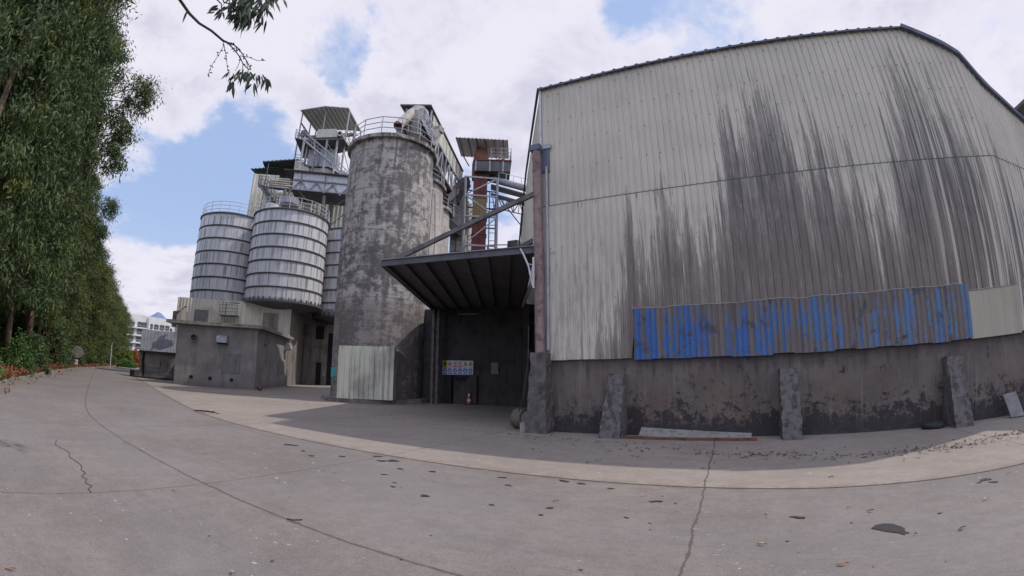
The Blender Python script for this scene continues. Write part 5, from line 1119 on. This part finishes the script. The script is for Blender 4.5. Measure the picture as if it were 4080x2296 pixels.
# ================================================================== FAR WHITE BLOCK OF FLATS
WB = thing('office_block', 'white five-storey office block with dark window bands far beyond the trees', 'building', tuple(P(-70, 0, 220)))
wd = (P(-67.5, 0, 226)-P(-72.5, 0, 214)).normalized(); wd.z = 0; w0 = P(-73.5, 0, 212); w0.z = 0
def wpt(az, el, off=0): return on_plane(w0, wd, az, el, off)
nW = facing(wd, w0)
wbE = wpt(-67.85, 0); wbE.z = 0; wbS = wpt(-73.6, 0); wbS.z = 0
b = MB(); b.prism([(wbS.x, wbS.y), (wbE.x, wbE.y), ((wbE-nW*14).x, (wbE-nW*14).y), ((wbS-nW*14).x, (wbS-nW*14).y)], 0, wpt(-70, 4.5).z); b.build('wall', 'white_wall', WB)
wb2 = wpt(-65.5, 0, -5); wb2.z = 0; wbE2 = wbE-nW*5; b = MB(); b.prism([(wbE2.x, wbE2.y), (wb2.x, wb2.y), ((wb2-nW*9).x, (wb2-nW*9).y), ((wbE2-nW*9).x, (wbE2-nW*9).y)], 0, wpt(-67, 3.95).z); b.build('side_wing', 'white_wall', WB)
def wwin(a0, a1, e0, e1_, off=.15, nm='window', m='glass_dark'):
    q_ = [wpt(a0, e0, off), wpt(a1, e0, off), wpt(a1, e1_, off), wpt(a0, e1_, off)]; z0_, z1_ = (q_[0].z+q_[1].z)/2, (q_[2].z+q_[3].z)/2
    q_[0].z = q_[1].z = z0_; q_[2].z = q_[3].z = z1_; b = MB(); b.slab(q_, .08); o = b.build(nm, m, WB)
    if nm == 'window':
        f = MB(); f.beam(q_[0]+V(0, 0, (z1_-z0_)*.30)+nW*.12, q_[1]+V(0, 0, (z1_-z0_)*.30)+nW*.12, .12, .5); mid = (q_[0]+q_[1])/2; f.beam(mid+nW*.12, V(mid.x, mid.y, z1_)+nW*.12, .12, .12); f.build('sill_panel', 'board_grey', o)
for a0_, a1_ in ((-70.25, -69.8), (-69.63, -69.15), (-69.0, -68.5), (-68.38, -67.95)): wwin(a0_, a1_, 3.22, 3.72)
for e0_, e1_ in ((3.27, 3.8), (2.5, 3.05), (1.68, 2.2), (.88, 1.42), (.1, .6), (-.5, -.1)):
    wwin(-71.5, -70.98, e0_, e1_); wwin(-70.94, -70.56, e0_, e1_); wwin(-72.6, -71.85, e0_-.05, e1_-.05)
    if e0_ < 3: wwin(-70.3, -69.2, e0_, e1_); wwin(-69.0, -68.0, e0_, e1_)
b = MB(); q_ = [wpt(-70.52, 3.15, .0), wpt(-70.3, 3.15, 0)]; b.slab([wpt(-70.5, 3.1, .2), wpt(-70.32, 3.1, .2), wpt(-70.32, 4.38, .2), wpt(-70.5, 4.38, .2)], 1.6); b.build('pilaster', 'white_wall', WB)
for e_ in (3.15, 2.32, 1.53, .74, 0): b = MB(); b.beam(wpt(-73.2, e_, .7), wpt(-70.5, e_, .7), .9, .5); b.build('floor_band', 'white_wall', WB)
wwin(-67.75, -67.3, 3.0, 3.5, -4.8); wwin(-67.2, -66.9, 3.0, 3.5, -4.8)
BW = MB(); q0_, q1_ = P(-72.6, 0, 84), P(-69.5, 0, 88)
BW.prism([(q0_.x, q0_.y), (q1_.x, q1_.y), (q1_.x-.3, q1_.y+.3), (q0_.x-.3, q0_.y+.3)], -.1, .95); tag(BW.build('boundary_wall', 'stained_plaster'), 'low weathered boundary wall at the far bend of the road', 'wall')

# ================================================================== TREES
def leaf_mesh(name, centers, n_per, spread, ln, wd_, m, seed, droop=.75, fold=.0):
    rg = np.random.RandomState(seed); C_ = np.asarray(centers, float); k = len(C_); n = k*n_per
    if np.isscalar(spread): spread = np.full(k, spread)
    c = np.repeat(C_, n_per, 0)+rg.randn(n, 3)*np.repeat(spread, n_per)[:, None]*np.array([1, 1, .8])
    d_ = rg.randn(n, 3)*.55; d_[:, 2] -= droop; d_ /= np.linalg.norm(d_, axis=1)[:, None]
    r_ = np.cross(d_, rg.randn(n, 3)); r_ /= np.linalg.norm(r_, axis=1)[:, None]
    L = (ln*(.6+.8*rg.rand(n)))[:, None]; W = L*wd_
    nn_ = np.cross(d_, r_); v = np.empty((n, 4, 3)); v[:, 0] = c; v[:, 1] = c+d_*L*.42+r_*W/2+nn_*L*.05; v[:, 2] = c+d_*L; v[:, 3] = c+d_*L*.42-r_*W/2+nn_*L*.05
    me = bpy.data.meshes.new(name); me.vertices.add(n*4); me.vertices.foreach_set('co', v.reshape(-1).astype('f'))
    me.loops.add(n*4); me.loops.foreach_set('vertex_index', np.arange(n*4, dtype='i')); me.polygons.add(n)
    me.polygons.foreach_set('loop_start', np.arange(0, n*4, 4, dtype='i')); me.update(calc_edges=True); me.materials.append(MT[m]); return me
def crown_points(H, R, z0, n, seed, side=None):
    rg = random.Random(seed); pts = []; lobes = [(rg.uniform(0, 6.28), rg.uniform(z0, H*.95), rg.uniform(.6, 1.25)) for _ in range(12)]
    while len(pts) < n:
        t_ = rg.random()**.9; z = z0+(H-z0)*t_; a = rg.uniform(0, 2*math.pi)
        prof = min(1, .62+.9*t_)*math.sqrt(max(.03, 1-max(0, (t_-.70)/.30)**2))
        lob = 1
        for la, lz, la_ in lobes:
            da = abs((a-la+math.pi) % (2*math.pi)-math.pi)
            if da < .8 and abs(z-lz) < 1.8: lob = la_
        r = R*prof*lob*math.sqrt(rg.uniform(.12, 1.15)); pts.append((r*math.cos(a), r*math.sin(a), z+rg.uniform(-.3, .3)))
    if side: 
        for (sx, sy, sz, sr, sn) in side:
            for _ in range(sn):
                v = Vector((rg.gauss(0, 1), rg.gauss(0, 1), rg.gauss(0, 1.2))).normalized()*sr*rg.uniform(.55, 1); pts.append((sx+v.x, sy+v.y, sz+v.z))
    return pts
def trunk_mesh(name, H, pts, seed, r0=.22):
    rg = random.Random(seed); b = MB(); sp_ = []
    for k in range(9): t_ = k/8; sp_.append(V(.35*math.sin(t_*3+seed)*t_, .3*math.cos(t_*2.3+seed)*t_-.2*t_, H*.93*t_))
    b.tube(sp_, [r0*(1-.85*k/8)+.02 for k in range(9)], 9)
    for p in rg.sample(pts, min(38, len(pts))):
        p = Vector(p); zb = max(.18*H, p.z-rg.uniform(1.2, 3.2)); t_ = min(.99, zb/(H*.93)); i = int(t_*8); s_ = sp_[i].lerp(sp_[min(8, i+1)], t_*8-i); m_ = s_.lerp(p, .5)+V(0, 0, -.15+rg.random()*.3)
        b.tube([s_, m_, p], [r0*.25*(1-t_*.5)+.012, r0*.14+.008, .008], 5, False)
    return b
TREEV = []
def make_tree_variant(i, H, R, z0, n, npr, lm, side=None, ln=.30):
    pts = crown_points(H, R, z0, n, 100+i, side)
    rg = random.Random(i); spread = np.array([rg.uniform(.18, .52) for _ in pts])
    cm = leaf_mesh('crown', pts, npr, spread, ln, .24, lm, 50+i); tb = trunk_mesh('trunk', H, pts, i)
    me = bpy.data.meshes.new('trunk'); me.from_pydata(tb.v, [], tb.f); me.materials.append(MT['bark']); me.polygons.foreach_set('use_smooth', [True]*len(me.polygons)); me.update()
    return cm, me, H
TREEV.append(make_tree_variant(0, 22, 2.8, 3.0, 270, 115, 'leaf_green'))
TREEV.append(make_tree_variant(1, 22, 2.7, 3.6, 270, 115, 'leaf_green'))
TREEV.append(make_tree_variant(2, 22, 2.7, 1.0, 360, 105, 'leaf_far', ln=.30))
TREEV.append(make_tree_variant(3, 22, 2.4, 3.4, 280, 95, 'leaf_green', [(3.5, .8, 18.2, 1.25, 24), (3.1, .9, 15.7, 1.2, 20), (2.9, .6, 13.2, 1.0, 16)]))
def add_tree(kind, x, y, H, rz, label, wscale=1.0, grp='roadside eucalyptus trees'):
    cm, tm, H0 = TREEV[kind]; s_ = H/H0
    t = thing('eucalyptus_tree', label, 'tree', (x, y, .15), grp); t.rotation_euler = (0, 0, rz); t.scale = (s_*wscale, s_*wscale, s_)
    for nm, me in (('crown', cm), ('trunk', tm)): o = bpy.data.objects.new(nm, me); COL.objects.link(o); o.parent = t
    return t
def kpt(x, off): # point beyond the kerb
    return Vector((x, kerb_y(x), 0))+Vector((-.38, -.925, 0))*off
TL = 'tall dense eucalyptus in the roadside row beyond the kerb'
row1 = [(-21.5, 3.0, 23.5, 0), (-24.3, 2.5, 23, 1), (-27.4, 2.7, 23, 0), (-30.6, 2.4, 22.5, 0), (-33.4, 1.6, 23.5, 3), (-36.6, 2.4, 20.5, 1), (-39.8, 2.3, 18.8, 0), (-43.2, 2.3, 17, 2), (-46.8, 2.2, 15.2, 2), (-50.5, 2.2, 14.0, 2), (-54.5, 2.2, 13.0, 2), (-58.5, 2.2, 12.2, 2), (-63, 2.2, 11.6, 2), (-67.5, 2.2, 11.0, 2), (-72, 2.3, 10.6, 2), (-77, 2.3, 10.2, 2), (-82, 2.3, 9.9, 2), (-87, 2.4, 9.6, 2), (-92, 2.5, 9.3, 2)]
i = 0
for x, off, H, kd in row1:
    p = kpt(x, off); wsc = 1.0 if H > 18 else (1.25 if H > 13.5 else 1.75)
    lb = {0: 'first eucalyptus of the roadside row at the left picture edge', 4: 'eucalyptus whose leafy side limb leans far out over the road', 18: 'last and lowest eucalyptus at the far end of the road'}.get(i, TL)
    t = add_tree(kd, p.x, p.y, H, {3: 1.3}.get(kd, i*2.1), lb, wsc); i += 1
p = kpt(-45.5, 1.5); t = add_tree(3, p.x, p.y, 17.2, 1.25, 'slim eucalyptus with a drooping side limb midway along the row', .9)
for k, x in enumerate((-22.5, -26, -29.5, -33, -36.5, -41, -46, -52, -60, -70, -80)):
    p = kpt(x, 5.6+(k % 2)*.8); add_tree((k % 2) if k < 6 else 2, p.x, p.y, [24, 23.5, 23, 22, 20, 17.5, 14.5, 12.5, 11, 10, 9.5][k], k*1.7, 'eucalyptus in the dim second row behind the roadside trees', 1.15, 'second row of eucalyptus')
# undergrowth bushes
def bush(x, y, r, h, m, label, seed, nm='bush', npr=60, ln=.16):
    rg = random.Random(seed); pts = []
    for _ in range(int(26*r*r)+14):
        v = Vector((rg.gauss(0, 1), rg.gauss(0, 1), abs(rg.gauss(0, 1)))).normalized(); pts.append((x+v.x*r*rg.uniform(.5, 1), y+v.y*r*rg.uniform(.5, 1), .2+v.z*h*rg.uniform(.4, 1)))
    me = leaf_mesh('foliage', pts, npr, .17, ln, .42, m, seed, .2); t = thing(nm, label, 'bush', (x, y, .1))
    o = bpy.data.objects.new('foliage', me); COL.objects.link(o); o.parent = t; o.matrix_parent_inverse = inv(t)
    b = MB()
    for p in rg.sample(pts, 8): b.tube([(x, y, .1), (x*.5+p[0]*.5, y*.5+p[1]*.5, p[2]*.6), p], [.03, .02, .008], 4, False)
    b.build('stems', 'bark', t); return t
for k, (x, off, r, h, m, lb) in enumerate(((-20.6, .9, .8, 1.5, 'leaf_bush', 'leafy green bush under the nearest roadside eucalyptus'), (-27.6, .9, 1.0, 1.9, 'leaf_bush', 'broad-leaved green bush spilling toward the kerb'), (-30.4, 1.2, .7, 1.5, 'leaf_bush', 'small green shrub between two eucalyptus trunks'), (-24.6, 3.0, 1.2, 2.6, 'leaf_green', 'dark shrub deep under the second eucalyptus'))):
    p = kpt(x, off); bush(p.x, p.y, r, h, m, lb, 300+k)
p = P(-72.45, 0, 80); bush(p.x, p.y, 1.6, 2.4, 'leaf_lime', 'bright lime green bush at the far road bend', 310, ln=.3)
p = P(-71.75, 0, 82); bush(p.x, p.y, 1.7, 2.6, 'leaf_red', 'reddish bush beside the lime green one', 311, ln=.3)
p = P(-72.4, 0, 76); bush(p.x, p.y, 1.8, .6, 'leaf_bush', 'low green shrub by the far kerb', 312, ln=.25)
p = P(-70.6, 0, 95); bush(p.x, p.y, 2.2, 2.3, 'leaf_far', 'grey green shrub behind the low boundary wall', 313, ln=.3)
for k in range(13):
    x = -32-k*4.6; p = kpt(x, .9+.5*(k % 2)); bush(p.x, p.y, 1.0, 2.2+.5*(k % 3), 'leaf_green', 'dark undergrowth bush at the foot of the tree row', 330+k, 'undergrowth_bush', 50, .22)['group'] = 'undergrowth bushes along the verge'
for k, (x, off, r, h) in enumerate(((-18.5, 3.2, 1.9, 3.6), (-20.5, 4.6, 2.0, 4.0), (-23, 4.8, 2.0, 4.2), (-26, 5.0, 2.2, 4.4), (-29.5, 4.8, 2.2, 4.4), (-33, 5, 2.2, 4.2), (-19.5, 7, 2.4, 5), (-23.5, 8, 2.4, 5), (-17, 6, 2.4, 5), (-21, 10.5, 3, 6), (-26, 11, 3, 6), (-31, 11, 3, 6), (-36, 11, 3, 6), (-30, 7.5, 2.6, 5))):
    p = kpt(x, off); bush(p.x, p.y, r, h, 'leaf_green', 'tall dark thicket filling the gaps behind the nearest trunks', 360+k, 'thicket', 55, .26)['group'] = 'thickets behind the nearest trunks'
for k, (x, y) in enumerate(((-48, 0), (-50, -5), (-42, -7), (-57, 4), (-36, -9))):
    bush(x, y, 4.2, 10, 'leaf_green', 'tall dark thicket filling the gaps behind the nearest trunks', 380+k, 'thicket', 50, .5)['group'] = 'thickets behind the nearest trunks'
# dry leaf litter on the verge and gutter
rg = np.random.RandomState(2); n = 15000; xs3 = -15-62*rg.rand(n)**1.25; off = np.abs(rg.randn(n))*1.1-.12
off = np.where(off < .22, off+.24, off); off = np.where(rg.rand(n) < .02, -rg.rand(n)*.8, off)
ce = np.array([[*kpt(x, o)[:2], (.02 if o < 0 else .16+.10*min(o, 3)+.14*rg.rand()**2)] for x, o in zip(xs3, off)])
me = leaf_mesh('leaf_litter', ce, 1, .05, .17, .45, 'leaf_dry', 5, 0.0); o = bpy.data.objects.new('leaf_litter', me); COL.objects.link(o); stuff(o)
# swept debris along the warehouse foot
cs = []
rg = np.random.RandomState(8)
for cx, cy, s_, k in ((-1.8, 9.9, .8, 50), (-3.4, 10.6, .9, 40), (-5.4, 11.0, .6, 35), (-.2, 9.4, .5, 45), (.9, 9.3, .5, 70), (2.2, 8.9, .6, 60), (3.4, 8.9, .6, 80), (4.5, 8.9, .6, 90), (5.5, 9.3, .5, 70), (6.3, 9.2, .5, 50), (7.2, 9.2, .5, 30), (-9.5, 12.5, 1.6, 50), (-14, 13.5, 2, 40), (0, 9, 3, 60)):
    p_ = np.c_[cx+rg.randn(k)*s_, cy+rg.randn(k)*s_*.28, np.full(k, .012)]; cs.append(p_)
ce = np.vstack(cs); me = leaf_mesh('debris', ce, 1, .002, .11, .30, 'leaf_dark_litter', 6, 0.0)
co_ = np.empty(len(me.vertices)*3, 'f'); me.vertices.foreach_get('co', co_); co_ = co_.reshape(-1, 3); co_[:, 2] = .004+np.abs(co_[:, 2]-.012)*.35; me.vertices.foreach_set('co', co_.reshape(-1))
o = bpy.data.objects.new('swept_debris', me); COL.objects.link(o); stuff(o)
def litter_leaf(x, y, L, m, ang, label, curl=.35):
    L *= .8; u = V(math.cos(ang), math.sin(ang), 0); v = V(-u.y, u.x, 0); b = MB(); vs = []; n = 6
    for k in range(n+1):
        t_ = k/n; w_ = L*.16*math.sin(math.pi*min(1, t_*1.05+.02)); z = .006+L*curl*(t_*(t_-.35))*.6+.012*math.sin(t_*3.1)
        c = V(x, y, max(.005, z))+u*(t_-.5)*L; vs += [c+v*w_+V(0, 0, .008), c, c-v*w_+V(0, 0, .006)]
    b.add(vs, [(3*k+j, 3*k+3+j, 3*k+4+j, 3*k+1+j) for k in range(n) for j in (0, 1)]); b.add([p+V(0, 0, -.002) for p in vs], [(3*k+j, 3*k+1+j, 3*k+4+j, 3*k+3+j) for k in range(n) for j in (0, 1)])
    return tag(b.build('fallen_leaf', m, None, True), label, 'leaf', 'fallen leaves on the concrete')
for a in ((-2.07, 5.39, .10, 'leaf_orange', -.1, 'orange red leaf lying flat left of the long tar spot'), (-1.1, 6.01, .07, 'leaf_tan', .9, 'short tan leaf near the joint between road and yard'), (.31, 4.44, .12, 'leaf_tan', -.5, 'tan curled leaf right of the cross joint'),
          (1.37, 5.61, .08, 'leaf_tan', -.9, 'pale leaf up the road from the big black patch'), (1.58, 5.42, .11, 'leaf_brown', .1, 'dark arched leaf up the road from the big black patch'), (1.80, 4.52, .06, 'leaf_orange', -1.2, 'small orange leaf right beside the big black patch'),
          (2.29, 4.47, .13, 'leaf_brown', .3, 'folded brown leaf standing proud at the right'), (.95, 3.93, .13, 'leaf_orange', 0, 'reddish leaf stalk in the near right foreground'), (-5.78, 2.49, .10, 'leaf_tan', .5, 'slim tan leaf below the left joint crossing'),
          (-3.83, .16, .12, 'leaf_orange', 1.3, 'orange tan leaf in the bottom left corner'), (-3.24, 1.83, .11, 'leaf_tan', -.5, 'narrow tan leaf near the bottom edge on the left'), (3.0, 5.3, .10, 'leaf_tan', .4, 'yellowish leaf at the right below the long seam'),
          (1.49, 7.26, .10, 'leaf_brown', -.2, 'curled brown leaf on the sunlit pale strip'), (-9.3, 3.0, .10, 'leaf_tan', -.2, 'tiny pale leaf beside the far left joint'), (3.9, 6.25, .08, 'leaf_orange', .2, 'small orange leaf by the cluster of oil spots')):
    litter_leaf(*a)
b = MB(); b.tube([(-14.9, 7.1, .05), (-14.4, 7.35, .07), (-13.9, 7.5, .04)], [.02, .03, .01], 5); b.tube([(-14.4, 7.35, .06), (-14.6, 7.7, .04)], .012, 4); b.tube([(-14.5, 7.3, .06), (-15.2, 7.5, .03)], .012, 4)
tag(b.build('fallen_twig', 'branch_bark'), 'broken dark twig lying on the yard joint far left', 'twig')
b = MB(); b.tube([(-4.1, 3.0, .01), (-4.0, 3.0, .02), (-3.92, 3.06, .03)], .008, 4); tag(b.build('fallen_twig', 'branch_bark'), 'short dark twig on the nearer road joint', 'twig')

# far street furniture on the verge
RS = thing('traffic_mirror', 'round weathered road mirror on a post half hidden by leaves', 'mirror', tuple(P(-77.75, 0, 50)))
c = P(-77.85, -.15, 50); dn = V(.95, -.2, 0).normalized()
b = MB(); b.tube([c, c+dn*.06], .55, 20); b.build('face', 'board_grey', RS); b = MB(); b.tube([V(c.x-.1, c.y, 0), V(c.x-.1, c.y, c.z+.3)], .08, 8); b.build('post', 'soot_black', RS)
p = P(-77.95, 0, 49.3); b = MB(); b.box((p.x, p.y, .35), (.3, .3, .9)); tag(b.build('marker_post', 'white_steel'), 'short pale marker post beside the round road mirror', 'post')
for az_, el_, D_, lb in ((-74.12, .4, 66, 'slim pale pole standing at the far end of the tree row'), (-79.55, -.1, 44, 'thin pale pole among the trunks midway along the row')):
    p = P(az_, el_, D_); b = MB(); b.tube([V(p.x, p.y, 0), p+V(0, 0, 1.0)], [.07, .05], 7); tag(b.build('utility_pole', 'white_steel'), lb, 'pole')

# ================================================================== HANGING BRANCH NEAR THE CAMERA
HB = thing('hanging_branch', 'dark eucalyptus branch with long narrow leaves hanging into the sky at top left', 'branch', tuple(P(-72, 38, 6)))
DD = 6.2
def bz(x, y):   # branch bearing/elevation from image pixels, returned unchanged
    return x, y
tw = [[(-78.26, 38.89), (-76.59, 38.28), (-74.56, 37.29), (-72.81, 36.68), (-70.83, 36.34), (-68.86, 35.71), (-68.29, 35.67)], [(-68.29, 35.67), (-67.47, 35.7), (-66.66, 35.42), (-65.78, 34.91), (-64.98, 34.31), (-64.13, 33.54)], [(-68.29, 35.67), (-67.65, 35.42), (-66.79, 34.99), (-66.03, 34.54), (-65.36, 33.9), (-64.4, 33.48)], [(-66.09, 34.68), (-64.87, 34.81), (-63.65, 34.69), (-62.57, 34.94)],
      [(-68.84, 35.67), (-68.57, 35.27), (-68.87, 34.09), (-69.22, 33.05), (-69.38, 32.22), (-69.26, 31.54)], [(-68.57, 35.27), (-67.89, 34.33), (-67.35, 33.27), (-66.83, 32.29)], [(-65.88, 34.26), (-65.95, 33.52), (-66.12, 32.93)], [(-65.36, 33.9), (-65.27, 33.36), (-65.16, 32.91)], [(-65.07, 34.29), (-64.61, 33.67), (-64.41, 33.24)],
      [(-71.79, 40.6), (-70.63, 39.64), (-69.82, 39.7), (-68.76, 39.26), (-67.52, 38.14)], [(-68.53, 41.7), (-67.24, 40.44), (-66.24, 39.65)], [(-73.01, 40.1), (-70.92, 39.4), (-70.33, 38.45)], [(-66.51, 41.97), (-65.52, 41.26), (-64.43, 41.68)]]
for k, t_ in enumerate(tw):
    b = MB(); pts = [P(a, e, DD+.12*math.sin(k*1.7+i_)) for i_, (a, e) in enumerate(t_)]; r0 = .026 if k == 0 else (.012 if k in (1, 2) else .0055 if k < 9 else .012)
    b.tube(pts, [r0*(1-.5*i_/len(pts)) for i_ in range(len(pts))], 6); b.build('twig', 'branch_bark', HB, True)
def leaf_blade(b, p, dr, L, W, rg_):
    dr = dr.normalized(); sd_ = dr.cross(Vector((rg_.gauss(0, 1), rg_.gauss(0, 1), rg_.gauss(0, 1)))).normalized(); nn_ = dr.cross(sd_); cv = rg_.uniform(-.12, .12); vs = []
    for k in range(7):
        t_ = k/6; w_ = W*(math.sin(math.pi*(t_**.75)))*.5; c = p+dr*(L*t_)+sd_*(cv*L*t_*t_)+V(0, 0, -.12*L*t_*t_); vs += [c+sd_*w_+nn_*W*.06, c-sd_*w_+nn_*W*.06]
    b.add(vs, [(2*k, 2*k+1, 2*k+3, 2*k+2) for k in range(6)])
b = MB(); rl = random.Random(12)
def cluster(az, el, n, sa, se, L=.19, dn=(-.1, -1)):
    for _ in range(n):
        p = P(az+rl.gauss(0, sa), el+rl.gauss(0, se), DD+rl.gauss(0, .12))
        rt = Vector((math.cos(math.radians(az)), -math.sin(math.radians(az)), 0)); dr = rt*(rl.gauss(dn[0], .38))+V(0, 0, -1)+Vector((rl.gauss(0, .2), rl.gauss(0, .2), 0)); leaf_blade(b, p, dr, L*rl.uniform(.8, 1.3), .043*rl.uniform(.8, 1.2), rl)
cluster(-66.5, 32.6, 7, .25, .3, .15); cluster(-66.2, 31.6, 8, .3, .2, .15); cluster(-65.3, 32.9, 10, .35, .25, .16); cluster(-64.1, 33.1, 20, .55, .2, .17); cluster(-62.9, 33.0, 14, .45, .2, .17, (.2, -1)); cluster(-62.1, 32.9, 7, .25, .2, .15, (.5, -1)); cluster(-63.6, 32.2, 6, .6, .2, .16)
cluster(-68.2, 39.6, 65, .8, .5, .20); cluster(-66.6, 40.1, 105, 1.2, .8, .20); cluster(-67.2, 39.0, 22, .5, .4, .20); cluster(-65.2, 41.2, 30, .9, .5, .19, (.35, -1)); cluster(-68.9, 40.9, 30, 1.0, .6, .20); cluster(-71.3, 39.0, 8, .4, .2, .13, (-.9, -.6)); cluster(-70.3, 38.7, 6, .3, .3, .15, (-.5, -.9)); cluster(-63.9, 42.3, 16, .8, .3, .18, (.1, -1)); cluster(-74.5, 39.9, 5, .7, .2, .16); cluster(-66.9, 38.6, 8, .4, .2, .19)
leaf_blade(b, P(-75.0, 37.6, DD), V(-.3, .05, -.6), .20, .045, rl)
b.build('foliage', 'leaf_near', HB)
b = MB()
for t_ in tw[1:6]:
    for (a, e), (a2, e2_) in zip(t_[:-1], t_[1:]):
        for _ in range(3):
            u = rl.random(); p = P(a+(a2-a)*u, e+(e2_-e)*u, DD); q__ = p+Vector((rl.gauss(0, .02), rl.gauss(0, .02), rl.gauss(0, .02))); b.tube([p, q__], [.004, .012], 4)
ob = b.build('seed_capsules', 'branch_bark', HB); ob['kind'] = 'stuff'
